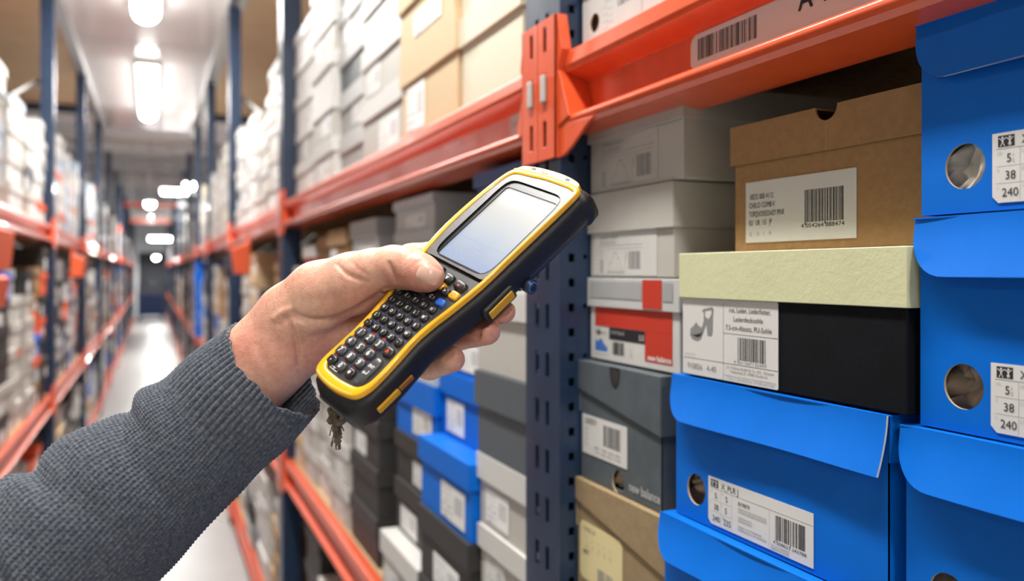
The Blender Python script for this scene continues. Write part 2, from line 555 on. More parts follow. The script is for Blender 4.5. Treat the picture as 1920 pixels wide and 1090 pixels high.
def wall_with_hole(bd, m, w_, h_, cx, cz, r, th, n=36):
    ang = sorted([TAU * k / n for k in range(n)] + [math.atan2(z - cz, x - cx) % TAU for x in (0, w_) for z in (0, h_)])
    inn = [(cx + r * math.cos(a), cz + r * math.sin(a)) for a in ang]
    out = []
    for a in ang:
        c, s = math.cos(a), math.sin(a)
        t = min([(w_ - cx) / c if c > 1e-9 else (0 - cx) / c if c < -1e-9 else 9, (h_ - cz) / s if s > 1e-9 else (0 - cz) / s if s < -1e-9 else 9])
        out.append((cx + t * c, cz + t * s))
    k = len(ang)
    for y, fl in ((0, 0), (th, 1)):
        vs = [(a, y, c) for a, c in inn] + [(a, y, c) for a, c in out]
        bd.add(vs, [(i, (i + 1) % k, k + (i + 1) % k, k + i) for i in range(k)], m)
    vs = [(a, 0, c) for a, c in inn] + [(a, th, c) for a, c in inn]
    bd.add(vs, [(i, (i + 1) % k, k + (i + 1) % k, k + i) for i in range(k)], M['edge'])


def near_box(label, X, Yl, w_, z0, h_, body, lid, lid_h=.035, dp=HD, hole=None, tissue='tissue', style='lid', lid_l=None, bulge=None, group=None, rz=0, name='shoe_box', notch=None, sideL=True):
    """a shoe box with its open front, lid or hinged flap; z0 relative to the eye"""
    r = empty(name, (X, Yl, EYE + z0), -math.pi / 2 + rz, label, 'shoe box', group)
    h_ -= .0008
    bh = h_ - (.001 if style == 'flap' else lid_h * .4)
    bd = MB(); m = M[body]; th = .0018
    if hole:
        wall_with_hole(bd, m, w_, bh, hole[0], hole[1], hole[2], th)
        bd.box(0, th, th, dp, 0, bh, m); bd.box(w_ - th, w_, th, dp, 0, bh, m)
        bd.box(th, w_ - th, dp - th, dp, 0, bh, m); bd.box(th, w_ - th, th, dp - th, 0, th, m)
        bd.build('body', r)
        t = MB(); rr = random.Random(int(X * 1e4 + z0 * 1e3))
        nx, nz = 14, 10
        vs = [(hole[0] - .04 + .08 * i / nx + rr.uniform(-.003, .003), .006 + rr.uniform(-.003, .014), max(.006, hole[1] - .024 + .055 * j / nz + rr.uniform(-.003, .003))) for j in range(nz + 1) for i in range(nx + 1)]
        vs = [(min(max(v[0], .004), w_ - .004), v[1], min(v[2], bh - .006)) for v in vs]
        fs = []
        for j in range(nz):
            for i in range(nx):
                a = j * (nx + 1) + i
                fs += [(a, a + 1, a + nx + 2), (a, a + nx + 2, a + nx + 1)]
        t.add(vs, fs, M[tissue], True); t.build('tissue', r)
    else:
        bd.box(0, w_, 0, dp, 0, bh, m); bd.build('body', r, .0012)
    ld = MB(); lm_ = M[lid]; o = .003
    if style == 'lid':
        t = .0015
        if notch:
            cx, rr_ = notch
            pts = [(-o, h_ - lid_h), (w_ + o, h_ - lid_h), (w_ + o, h_)]
            pts += [(cx + rr_ * math.cos(-math.pi * k / 12), h_ + rr_ * math.sin(-math.pi * k / 12)) for k in range(13)]
            pts += [(-o, h_)]
            ld.prism(pts, lambda a, c, tt: (a, tt, c), lm_, -o, -o + t)
            ld.box(-o, -o + t, -o + t, dp + o, h_ - lid_h, h_, lm_); ld.box(w_ + o - t, w_ + o, -o + t, dp + o, h_ - lid_h, h_, lm_)
            ld.box(-o, cx - rr_, -o + t, .03, h_ - t, h_, lm_); ld.box(cx + rr_, w_ + o, -o + t, .03, h_ - t, h_, lm_)
            ld.box(-o, w_ + o, .03, dp + o, h_ - t, h_, lm_)
            ld.box(cx - .0003, cx + .0003, -o - .0003, -o, h_ - lid_h, h_ - rr_, M['edge'])
            ld.build('lid', r)
        else:
            ld.prism([(-o, h_ - (lid_l or lid_h)), (w_ + o, h_ - lid_h), (w_ + o, h_), (-o, h_)], lambda a, c, tt: (a, tt, c), lm_, -o, -o + t); ld.box(-o, w_ + o, dp + o - t, dp + o, h_ - lid_h, h_, lm_)
            ld.box(-o, -o + t, -o + t, dp + o - t, h_ - lid_h, h_, lm_); ld.box(w_ + o - t, w_ + o, -o + t, dp + o - t, h_ - lid_h, h_, lm_)
            ld.box(-o + t, w_ + o - t, -o + t, dp + o - t, h_ - t, h_, lm_)
            ld.build('lid', r, .0006, 1)
    else:
        # hinged lid: top board and a front flap that springs outwards, round lower corners
        R_ = .030; n, q = 40, 12
        f = lid_h; x0, x1 = -.003, w_ + .003
        bulge = bulge or .0095
        fr = []
        for i in range(n + 1):
            x = x0 + (x1 - x0) * (1 - math.cos(math.pi * i / n)) / 2
            dl, dr = x - x0, x1 - x
            zb = f
            if dl < R_: zb = f - (R_ - math.sqrt(max(R_ * R_ - (R_ - dl) ** 2, 0)))
            if sideL and dr < R_: zb = f - (R_ - math.sqrt(max(R_ * R_ - (R_ - dr) ** 2, 0)))
            for j in range(q + 1):
                t = j / q * zb
                y = -.003 - bulge * (t / f) ** 1.6 + .0015 * math.sin(x * 30 + z0 * 40)
                fr.append((x, y, h_ - t))
        fb = [(x, y + .0017, z) for x, y, z in fr]
        Q = q + 1; N = len(fr)
        fs = []
        for i in range(n):
            for j in range(q):
                a = i * Q + j
                fs.append((a, a + 1, a + Q + 1, a + Q))
        ld.add(fr, fs, lm_, True); ld.add(fb, fs, lm_, True)
        rim = [i * Q + q for i in range(n + 1)]
        side1 = list(range(0, Q)); side2 = [n * Q + j for j in range(Q)]
        for seq in (rim, side1, side2):
            ld.add([fr[k] for k in seq] + [fb[k] for k in seq], [(i, i + 1, len(seq) + i + 1, len(seq) + i) for i in range(len(seq) - 1)], M['edgewhite'])
        ld.box(x0, x1, -.003, dp, h_ - .0011, h_, lm_)
        ld.box(w_ + .0005, w_ + .002, .0, dp, h_ - f * .8, h_ - .0011, lm_)
        ld.build('lid', r)
    r['_w'] = w_; r['_h'] = h_
    del r['_w'], r['_h']
    return r


M['edgewhite'] = mat('worn_card_edge', (.62, .60, .55), .8)


def sticker(r, x0, x1, z0, z1, m='paper', y=-.0003, corner=.0, label=None, name='sticker', cut=0):
    pr = Print(y - .0003)
    if cut:
        pts = [(x0 + cut, z0), (x1, z0), (x1, z1), (x0, z1), (x0, z0 + cut)]
    else:
        c = corner
        pts = [(x0 + c, z0), (x1 - c, z0), (x1, z0 + c), (x1, z1 - c), (x1 - c, z1), (x0 + c, z1), (x0, z1 - c), (x0, z0 + c)] if c else [(x0, z0), (x1, z0), (x1, z1), (x0, z1)]
    pr.prism(pts, lambda a, c_, t: (a, t, c_), M[m], y - .0004, y)
    o = pr.build(name, r)
    if label: o['label'] = label
    return o, Print(y - .0005)


def kids_icon(p, x, z, s):
    """two little stick children holding hands, white on black"""
    p.rect(x, x + s * 1.25, z, z + s * .8, M['ink'])
    y = p.y
    for k, cx in enumerate((x + s * .35, x + s * .90)):
        q = Print(y - .0001)
        q.poly([(cx + s * .085 * math.cos(TAU * i / 12), z + s * .64 + s * .085 * math.sin(TAU * i / 12)) for i in range(12)], M['paper'])
        q.poly([(cx - s * .07, z + s * .52), (cx + s * .07, z + s * .52), (cx + s * .06, z + s * .28), (cx - s * .06, z + s * .28)], M['paper'])
        q.poly([(cx - s * .05, z + s * .52), (cx - s * .27, z + s * .66), (cx - s * .29, z + s * .61), (cx - s * .06, z + s * .44)], M['paper'])
        q.poly([(cx + s * .05, z + s * .52), (cx + s * .25, z + s * .66), (cx + s * .27, z + s * .61), (cx + s * .06, z + s * .44)], M['paper'])
        if k == 0:
            q.poly([(cx - s * .06, z + s * .3), (cx, z + s * .3), (cx - s * .12, z + s * .05), (cx - s * .19, z + s * .05)], M['paper'])
            q.poly([(cx, z + s * .3), (cx + s * .06, z + s * .3), (cx + s * .19, z + s * .05), (cx + s * .12, z + s * .05)], M['paper'])
        else:
            q.poly([(cx - s * .06, z + s * .33), (cx + s * .06, z + s * .33), (cx + s * .14, z + s * .16), (cx - s * .14, z + s * .16)], M['paper'])
            q.rect(cx - s * .08, cx - s * .02, z + s * .05, z + s * .17, M['paper'])
            q.rect(cx + s * .02, cx + s * .08, z + s * .05, z + s * .17, M['paper'])
        o = len(p.v); p.v += q.v
        for f, mi_, sm_ in zip(q.f, q.m, q.sm):
            p.f.append([o + a for a in f]); p.m.append(p.mi(q.mats[mi_])); p.sm.append(False)


def blue_sticker(r, x0, z0):
    W, H = .136, .043
    s, p = sticker(r, x0, x0 + W, z0, z0 + H, 'paper', cut=.004)
    g = M['greyink']; k = M['ink']
    kids_icon(p, x0 + .004, z0 + .0342, .0088)
    p.text('X_PLR J', x0 + .0195, z0 + .0350, .0052, k)
    p.rect(x0 + .003, x0 + W, z0 + .0330, z0 + .0333, M['greyink'])
    for c, (a, b_, t) in enumerate(((x0 + .003, ('5', '38', '240'), ('US', 'F', 'J')), (x0 + .019, ('5', '5', '235'), ('UK', 'D', 'CHN')))):
        for i in range(3):
            zz = z0 + .0235 - i * .0105
            p.text(t[i], a + .0005, zz + .0062, .0020, M['paleink'])
            p.text(b_[i], a + (.0055 if i else .0065) - (.002 if i == 2 else 0), zz + .0012, .0052, k)
            if i < 2: p.rect(a, a + .0155, zz - .0012, zz - .0010, g)
    p.text('1', x0 + .0135, z0 + .0275, .0022, g); p.text('2', x0 + .0135, z0 + .0243, .0022, g)
    for xx in (x0 + .0185, x0 + .0345): p.rect(xx, xx + .0002, z0 + .001, z0 + .033, g)
    p.text('BY9879', x0 + .0435, z0 + .0262, .0035, k)
    for i, t in enumerate(('CBLACK/CBLACK/CBLACK', 'NOIESS/NOIESS/NOIESS', '', 'ORIGINALS', 'ORIGINALS', '', 'MADE IN MYANMAR', 'FABRIQUE A MYANMAR')):
        if t: p.text(t, x0 + .0435, z0 + .0226 - i * .0026, .0018, g, width=min(.038, .0021 * len(t)))
    p.rect(x0 + .0845, x0 + .0847, z0 + .001, z0 + .033, g)
    p.bars(x0 + .092, x0 + .127, z0 + .0105, z0 + .0305, k, 8, 26, .0015)
    p.text('4 058023 243788', x0 + .0895, z0 + .0068, .0026, k, width=.039)
    p.text('SN LX CCBHKSO', x0 + .087, z0 + .0036, .0017, g, width=.022); p.text('BEBX3CCCAO02', x0 + .087, z0 + .0012, .0017, g, width=.022)
    p.build('lettering', s)


BLUE_HOLE = (.0335, .030, .0147)


def blue_box(label, X, Yl, w_, z0, h_, st=True, tissue='tissue', sideL=True, group='blue shoe boxes with a round hole', flap=.040, rz=0, bulge=None):
    r = near_box(label, X, Yl, w_, z0, h_, 'blue', 'blue', flap, hole=BLUE_HOLE, tissue=tissue, style='flap', sideL=sideL, rz=rz, bulge=bulge, group=group)
    if st: blue_sticker(r, .0535, .0045)
    return r


Z = -.70
# column A, beside the picture's edge
XA = .482; ya = Yof(1728, XA)
blue_box('tall blue shoe box with white tissue in its hole, topmost beside the brown box', XA, ya, .27, .038, .130, tissue='tissue', bulge=.006)
blue_box('blue shoe box with brown tissue in its hole, beside the black box with cream lid', XA, ya + .001, .27, -.104, .1415, tissue='browntissue')
blue_box('blue shoe box with deep curved flap under the box with brown tissue', XA - .003, ya + .010, .27, -.242, .1375, st=False, tissue='browntissue')
zz = -.242
for k, h_ in enumerate((.115, .115, .114, .114)):
    zz -= h_
    blue_box('blue shoe box %s below the deep curved flap box, near edge of middle shelf' % ORD[k], XA, ya, .27, zz, h_, st=False)
# column B
XB = .475
yb = Yof(1268, XB)
b3 = blue_box('blue shoe box with a big white size sticker under the black box', XB, yb, .262, -.236, .1365, tissue='browntissue', sideL=False, flap=.042)
b4 = blue_box('blue shoe box with a raised flap below the one with the size sticker', XB - .008, yb + .008, .262, -.3735, .137, st=False, sideL=False)
zz = -.3735
for k, h_ in enumerate((.109, .109, .108)):
    zz -= h_
    blue_box('blue shoe box %s under the raised flap box in the same stack' % ORD[k], XB, yb, .262, zz, h_, st=False)
# black box with the pale lid
yb2 = Yof(1281, XB)
bb = near_box('black shoe box with pale cream lid and high heel label', XB, yb2, .266, -.0985, .117, 'black', 'creamlid', .0425, group='lidded shoe boxes beside the scanner')
s_, p = sticker(bb, .0005, .137, .0010, .0735, 'paper', corner=.001, label='large white label with a high heel picture')
x0 = .0005; z0 = .0015
p.rect(x0 + .0635, x0 + .0639, z0, z0 + .075, M['ink']); p.rect(x0 + .0635, x0 + .1365, z0 + .0455, z0 + .0459, M['ink'])
p.rect(x0 + .002, x0 + .1365, z0 + .0165, z0 + .0169, M['ink'])
for t, xx, zq, ww in (('rot, Leder, Lederfutter,', .072, .0665, .056), ('Lederdecksohle', .078, .0580, .040), ('7.5-cm-Absatz, PU-Sohle', .067, .0495, .062)):
    p.text(t, x0 + xx, z0 + zq, .0048, M['ink'], width=ww)
p.bars(x0 + .084, x0 + .121, z0 + .0215, z0 + .043, M['ink'], 4, 26, .0015)
p.text('4 061166 132497', x0 + .0785, z0 + .0182, .0028, M['greyink'], width=.044)
p.text('910856   4-40', x0 + .008, z0 + .0060, .0058, M['greyink'], width=.045)
p.text('J.H. Polking GmbH & Co. KG . Grosser', x0 + .068, z0 + .0122, .0026, M['greyink'], width=.064)
p.text('Fledderweg 29 . 49084 Osnabruck', x0 + .074, z0 + .0085, .0026, M['greyink'], width=.05)
p.text('Produziert fur J.H. Polking in Polking Shoe Fashion by', x0 + .066, z0 + .0045, .0018, M['greyink'], width=.068)
p.text('L. Street 118 WB Partner Tel. 081-8201-269', x0 + .068, z0 + .0018, .0018, M['greyink'], width=.064)
p.text('PFM-X 01102', x0 + .004, z0 + .0195, .0022, M['paleink'], width=.016)
heel = [(.013, .047), (.012, .040), (.016, .036), (.024, .0345), (.030, .037), (.034, .045), (.038, .052), (.0395, .044), (.040, .041), (.0465, .041), (.048, .046), (.0485, .062), (.0495, .068), (.047, .0705),
        (.040, .069), (.034, .068), (.031, .066), (.034, .064), (.034, .056), (.031, .049), (.026, .0505), (.022, .054), (.018, .050)]
p.poly([(x0 + a, z0 + c) for a, c in heel], M['greyink'])
p.poly([(x0 + a, z0 + c) for a, c in ((.0365, .0655), (.046, .067), (.046, .063), (.042, .058), (.0365, .060))], M['paper'], .0001)
p.poly([(x0 + a, z0 + c) for a, c in ((.014, .041), (.024, .0385), (.029, .040), (.033, .046), (.029, .043), (.020, .041))], M['ink'], .0001)
p.v = [(a, b_, .001 + (c - .0015) * .925) for a, b_, c in p.v]
p.build('lettering', s_)
# brown box on the pale lid
XK = .503
yk = Yof(1378, XK)
kb = near_box('plain brown cardboard shoe box with white barcode label on the cream lid', XK, yk, .30, .0185, .117, 'kraft', 'kraft', .036, group='lidded shoe boxes beside the scanner', notch=(.118, .012), rz=.02)
xk0 = yk - Yof(1399, XK)
s_, p = sticker(kb, xk0, xk0 + .131, .008, .063, 'paper')
for i, (t, ww) in enumerate((('18232 000 4112', .032), ('CHELO COMB V', .034), ('TURQUOISE/DAISY PINK', .046), ('EU   UK   US   JP', .030))):
    p.text(t, xk0 + .005, .0470 - i * .0078, .0048, M['ink'], width=ww)
p.text('32      13     1     19', xk0 + .005, .0475 - 4.3 * .0078, .0036, M['greyink'], width=.029)
p.build('lettering', s_)
p = Print(p.y)
p.bars(xk0 + .075, xk0 + .118, .0230, .0500, M['ink'], 14, 34, .0022)
p.text('4 054264 888474', xk0 + .071, .0185, .0036, M['ink'], width=.048)
p.build('barcode', s_)
# column C, next to the post
XC = .49


def carton_print(p, x0, z0, s=1.0, m='greyink'):
    g = M[m]
    W, H = .135 * s, .062 * s
    p.text('TORINO 41 WHITE', x0 + .016 * s, z0 + .054 * s, .0042 * s, g); p.text('NUDE  WHITE  SILVER', x0 + .016 * s, z0 + .047 * s, .0032 * s, g)
    p.rect(x0 + .012 * s, x0 + W, z0 + .044 * s, z0 + .0446 * s, g); p.rect(x0 + .034 * s, x0 + W, z0 + .039 * s, z0 + .0394 * s, g)
    for k in range(6): p.rect(x0 + .004 * s, x0 + .011 * s, z0 + (.003 + .007 * k) * s, z0 + (.0034 + .007 * k) * s, g)
    for k in range(9): p.rect(x0 + .016 * s, x0 + .026 * s, z0 + (.005 + .0022 * k) * s, z0 + (.0060 + .0022 * k) * s, g)
    for k in range(5): p.text('LH6 KT9', x0 + .014 * s, z0 + (.028 + .003 * k) * s, .002 * s, M['paleink'])
    p.rect(x0 + .089 * s, x0 + .0895 * s, z0 + .003 * s, z0 + .036 * s, g)
    p.text('LT 38', x0 + .0935 * s, z0 + .022 * s, .0028 * s, g, rot=1)
    p.bars(x0 + .098 * s, x0 + .131 * s, z0 + .010 * s, z0 + .035 * s, g, 9, 16)
    # line drawing of a shoe
    r = random.Random(4)
    pts = [(x0 + (.038 + .046 * k / 14) * s, z0 + (.008 + .022 * math.sin(math.pi * k / 14) + r.uniform(-.004, .006)) * s) for k in range(15)]
    for (a, b_), (c, d_) in zip(pts[:-1], pts[1:]):
        p.poly([(a, b_), (c, d_), (c, d_ - .0012 * s), (a, b_ - .0012 * s)], g)
        p.poly([(a, b_ - .008 * s), (c, z0 + .006 * s), (c, z0 + .005 * s), (a, b_ - .0092 * s)], M['paleink'])
    p.rect(x0 + .038 * s, x0 + .085 * s, z0 + .005 * s, z0 + .0062 * s, g)


yc1 = .916
wc1 = yc1 - Yof(1281, XC)
c1 = near_box('beige white carton with line drawn shoe label under the orange beam', XC, yc1, wc1, .094, .095, 'offwhite', 'offwhite', .034, group='lidded shoe boxes beside the scanner')
_, p = sticker(c1, .012, .150, .004, .062, 'offwhite'); carton_print(p, .014, .001, .95)
p.build('lettering', c1)
wc2 = yc1 - Yof(1263, XC)
c2 = near_box('beige white carton with deep lid above the red striped box', XC, yc1, wc2, -.006, .0995, 'offwhite', 'offwhite', .047, group='lidded shoe boxes beside the scanner')
_, p = sticker(c2, .010, .148, .002, .052, 'white'); carton_print(p, .012, .001, .80)
p.build('lettering', c2)
wc3 = yc1 - Yof(1275, XC)
c3 = near_box('white and red shoe box with blue shoe picture above the dark grey box', XC, yc1 + .0, wc3, -.104, .0975, 'white', 'lightgrey', .034, group='lidded shoe boxes beside the scanner')
p = Print(-.0004)
w3 = wc3
p.rect(.012, w3 - .013, .040, .0625, M['redprint']); p.rect(w3 - .066, w3 - .013, .008, .0402, M['redprint'])
p.text('new balance', w3 - .060, .0095, .0062, M['whiteink'], width=.045, bold=True)
p.rect(.046, w3 - .066, .026, .0395, M['ink']); p.text('W577 BLUE', .05, .032, .004, M['paleink'], width=.03); p.text('5.5', w3 - .078, .029, .006, M['whiteink'])
p.bars(.054, .080, .009, .0235, M['ink'], 3, 14)
p.text('NB', .014, .030, .006, M['ink'], bold=True); p.text('CLASSICS', .022, .031, .003, M['greyink'])
shoe = [(.012, .010), (.040, .010), (.042, .015), (.034, .019), (.028, .025), (.022, .024), (.019, .021), (.013, .024)]
p.poly(shoe, M['blueink']); p.rect(.012, .042, .008, .0102, M['whiteink'])
p.text('D', .092, .014, .004, M['paleink']); p.text('38', .092, .009, .004, M['paleink'])
p.build('lettering', c3)
p = Print(-.0036); zl = .0975 - .034
p.rect(w3 - .066, w3 - .028, zl + .001, zl + .032, M['redprint']); p.rect(.004, w3 - .068, zl + .010, zl + .029, M['grey']); p.rect(w3 - .026, w3 - .008, zl + .010, zl + .029, M['grey'])
p.build('lid_stripe', c3)
XD = .478; yd = .917; wd4 = yd - Yof(1240, XD)
c4 = near_box('dark grey shoe box with thumb notch and white barcode label beside the post', XD, yd, wd4, -.246, .1405, 'slate', 'slate', .062, lid_l=.034, hole=(.088, .012, .0135), tissue='browntissue', notch=None, group='lidded shoe boxes beside the scanner', rz=0)
s_, p = sticker(c4, -.0 + .004, .108, .030, .076, 'paper')
p.text('600RV', .012, .066, .007, M['greyink'], bold=True); p.bars(.056, .094, .046, .070, M['ink'], 6, 20, .0)
for k, t in enumerate(('80  06 62 06', 'US UK EU CM', '')):
    p.text(t, .034, .039 - k * .005, .003, M['greyink'], width=.06)
for k in range(4): p.text('5 9', .012, .058 - k * .006, .003, M['greyink'])
p.build('lettering', s_)
p = Print(-.0004); p.text('new balance', .112, .0085, .010, M['paleink'], width=.062, bold=True); p.build('lettering', c4)
p = Print(-.0036)
p.poly([(.075 + .0, .1405 - .001)] + [(.086 + .011 * math.cos(math.pi + math.pi * k / 16), .1395 - .003 + .020 * math.sin(math.pi + math.pi * k / 16)) for k in range(17)] + [(.097, .1395)], M['ink'])
p.poly([(.0785, .1385)] + [(.0885 + .0085 * math.cos(math.pi + math.pi * k / 12), .135 + .015 * math.sin(math.pi + math.pi * k / 12)) for k in range(13)], M['charcoal'], .0002)
p.build('thumb_notch', c4)
XE = .474; ye = .918; we = ye - Yof(1250, XE)
c5 = near_box('brown cardboard shoe box with yellowed label under the dark grey box', XE, ye, we, -.376, .1295, 'tan2', 'tan2', .059, lid_l=.026, hole=(.147, .036, .0075), tissue='browntissue', group='lidded shoe boxes beside the scanner') if 'tan2' in M else None
if c5 is None:
    M['tan2'] = mat('brown_grey_carton', (.30, .215, .115), .65, noise=.12, nscale=80, bump=.15)
    c5 = near_box('brown cardboard shoe box with yellowed label under the dark grey box', XE, ye, we, -.376, .1295, 'tan2', 'tan2', .059, lid_l=.026, hole=(.147, .036, .0075), tissue='browntissue', group='lidded shoe boxes beside the scanner')
s_, p = sticker(c5, .006, .106, .012, .080, 'paperwarm', corner=.006)
p.text('MODEL  38', .016, .070, .004, M['greyink']); p.bars(.05, .085, .018, .034, M['greyink'], 7, 14)
for k in range(5): p.text('1', .022 + .014 * k, .050, .006, M['greyink']); p.text('5', .022 + .014 * k, .060, .003, M['greyink'])
p.text('ART', .014, .042, .006, M['ink'])
p.build('lettering', s_)
zz = -.376
for k, (h_, c) in enumerate(((.108, 'white'), (.108, 'grey'), (.108, 'offwhite'))):
    zz -= h_
    near_box('%s shoe box %s below the yellowed label box, beside the post' % ({'white': 'white', 'grey': 'grey', 'offwhite': 'off white'}[c], ORD[k]), XC, .916, .19, zz, h_, c, c, .034, group='lidded shoe boxes beside the scanner')
# above the beam, beside the post
u1 = near_box('white shoe box with round hole standing above the orange beam, beside the post', .478, .914, .27, .265, .100, 'white', 'white', .034, hole=(.030, .027, .011), tissue='browntissue', group='lidded shoe boxes beside the scanner')
_, p = sticker(u1, .045, .135, .004, .062, 'white')
p.text('AURORA', .056, .050, .006, M['paleink']); p.text('SIZE 38 39', .056, .042, .003, M['paleink'])
for k in range(7): p.text('LX 40', .052 + .012 * (k % 2), .036 - .004 * k, .003, M['paleink'])
p.bars(.085, .125, .030, .045, M['greyink'], 2, 16)
p.text('EU 38', .085, .052, .004, M['ink'])
p.build('lettering', u1)
near_box('off white shoe box lying on the white box above the beam', .478, .914, .27, .365, .11, 'offwhite', 'beige', .036, group='lidded shoe boxes beside the scanner')
near_box('off white shoe box behind the orange beam, next along', .478, .63, .27, .265, .12, 'offwhite', 'offwhite', .036, group='lidded shoe boxes beside the scanner')
# ---------------------------------------------------------------- the other shoe boxes
WORDS = {'white': 'white', 'offwhite': 'off white', 'cream': 'cream', 'tan': 'tan', 'kraft': 'brown', 'grey': 'grey', 'lightgrey': 'light grey', 'slate': 'slate grey',
         'charcoal': 'charcoal', 'black': 'black', 'blue': 'blue', 'navyblue': 'dark blue', 'paleblue': 'pale blue grey', 'red': 'red', 'beige': 'beige', 'vermilion': 'orange', 'tan2': 'brown grey'}
boxes = []   # side, level, bay, stack index, row, y_low, y_high, X offset, z0, h, body, lid, lid fraction, depth, label?


def stack(s, li, bay, idx, ylo, yhi, xo, z0, rows, dp=.32):
    z = z0
    for j, row in enumerate(rows):
        h_, body, lid = row[:3]
        lf = row[3] if len(row) > 3 else .34
        dx = rnd.uniform(-.008, .008) if bay > 0 or s == 'L' else rnd.uniform(-.003, .003)
        dy = rnd.uniform(-.003, .003)
        boxes.append(dict(s=s, li=li, bay=bay, st=idx, row=j, y0=ylo + dy + .004, y1=yhi + dy - .004, x=xo + dx, z=z, h=h_ - .001, body=body, lid=lid, lf=lf, dp=dp, lab=rnd.random() < .75, n=len(rows)))
        z += h_
    return z


w_, o_, g_, lg, ch, bl, bk, cr = 'white', 'offwhite', 'grey', 'lightgrey', 'charcoal', 'blue', 'black', 'cream'
U = .265
# first bay past the post, upper shelf
stack('R', 2, 0, 0, 1.105, 1.368, .485, U, [(.163, cr, cr, .30), (.163, cr, cr, .30), (.15, cr, cr, .3)])
stack('R', 2, 0, 1, 1.375, 1.725, .478, U, [(.185, 'tan', 'tan', .38), (.115, 'tan', 'tan', .3), (.15, 'tan', 'tan', .38), (.13, cr, cr)])
stack('R', 2, 0, 2, 1.735, 2.115, .49, U, [(.150, o_, w_, .31), (.131, o_, w_, .36), (.125, w_, w_, .36), (.13, w_, w_), (.12, w_, o_)])
stack('R', 2, 0, 3, 2.12, 2.45, .50, U, [(.12, g_, lg, .4), (.12, g_, lg, .4), (.12, 'slate', lg, .4), (.12, g_, lg, .4), (.12, 'slate', lg, .4), (.12, w_, w_)])
stack('R', 2, 0, 4, 2.46, 2.79, .48, U, [(.13, w_, w_), (.12, o_, w_), (.13, w_, w_), (.12, o_, w_), (.13, w_, w_)])
stack('R', 2, 0, 5, 2.80, 3.05, .49, U, [(.12, w_, w_), (.12, o_, w_), (.12, w_, w_), (.12, w_, w_), (.12, o_, w_)])
stack('R', 2, 0, 6, 3.06, 3.27, .50, U, [(.13, w_, w_), (.12, g_, lg), (.13, w_, w_), (.12, o_, w_), (.11, w_, w_)])
# middle shelf
Mz = -.70
stack('R', 1, 0, 0, 1.045, 1.268, .478, Mz, [(.10, g_, g_), (.10, o_, w_), (.105, o_, w_), (.112, o_, w_, .36), (.130, 'slate', 'slate', .42), (.12, o_, w_, .3), (.12, w_, w_), (.068, 'navyblue', 'navyblue')])
stack('R', 1, 0, 1, 1.272, 1.548, .465, Mz, [(.138, ch, ch), (.130, ch, ch), (.127, bl, bl, .33), (.12, bl, bl), (.12, bl, bl), (.10, 'paleblue', 'paleblue')])
boxes[-1]['x'] = boxes[-2]['x'] = boxes[-3]['x'] = .51
stack('R', 1, 0, 2, 1.556, 1.845, .50, Mz, [(.135, o_, w_), (.115, ch, ch), (.105, ch, ch), (.125, bl, bl, .45), (.12, 'paleblue', 'paleblue'), (.12, o_, w_), (.066, lg, lg), (.068, lg, lg, .3)])
boxes[-8]['x'] = .468
stack('R', 1, 0, 3, 1.97, 2.26, .49, Mz, [(.115, ch, ch), (.115, ch, ch), (.115, ch, ch), (.115, ch, ch), (.12, ch, ch), (.12, lg, lg), (.13, lg, g_)])
stack('R', 1, 0, 4, 2.29, 2.54, .485, Mz, [(.115, o_, w_)] * 6 + [(.13, 'kraft', 'kraft')])
stack('R', 1, 0, 5, 2.55, 2.80, .50, Mz, [(.11, w_, w_), (.11, o_, o_), (.11, o_, w_), (.115, o_, w_), (.115, w_, w_), (.13, 'tan', 'tan'), (.12, 'kraft', 'kraft')])
stack('R', 1, 0, 6, 2.81, 3.03, .49, Mz, [(.11, o_, w_)] * 5 + [(.12, w_, w_), (.12, 'red', w_)])
stack('R', 1, 0, 7, 3.04, 3.25, .49, Mz, [(.12, 'tan', 'tan'), (.12, o_, w_), (.12, o_, w_), (.12, w_, w_), (.12, ch, ch), (.12, w_, w_)])
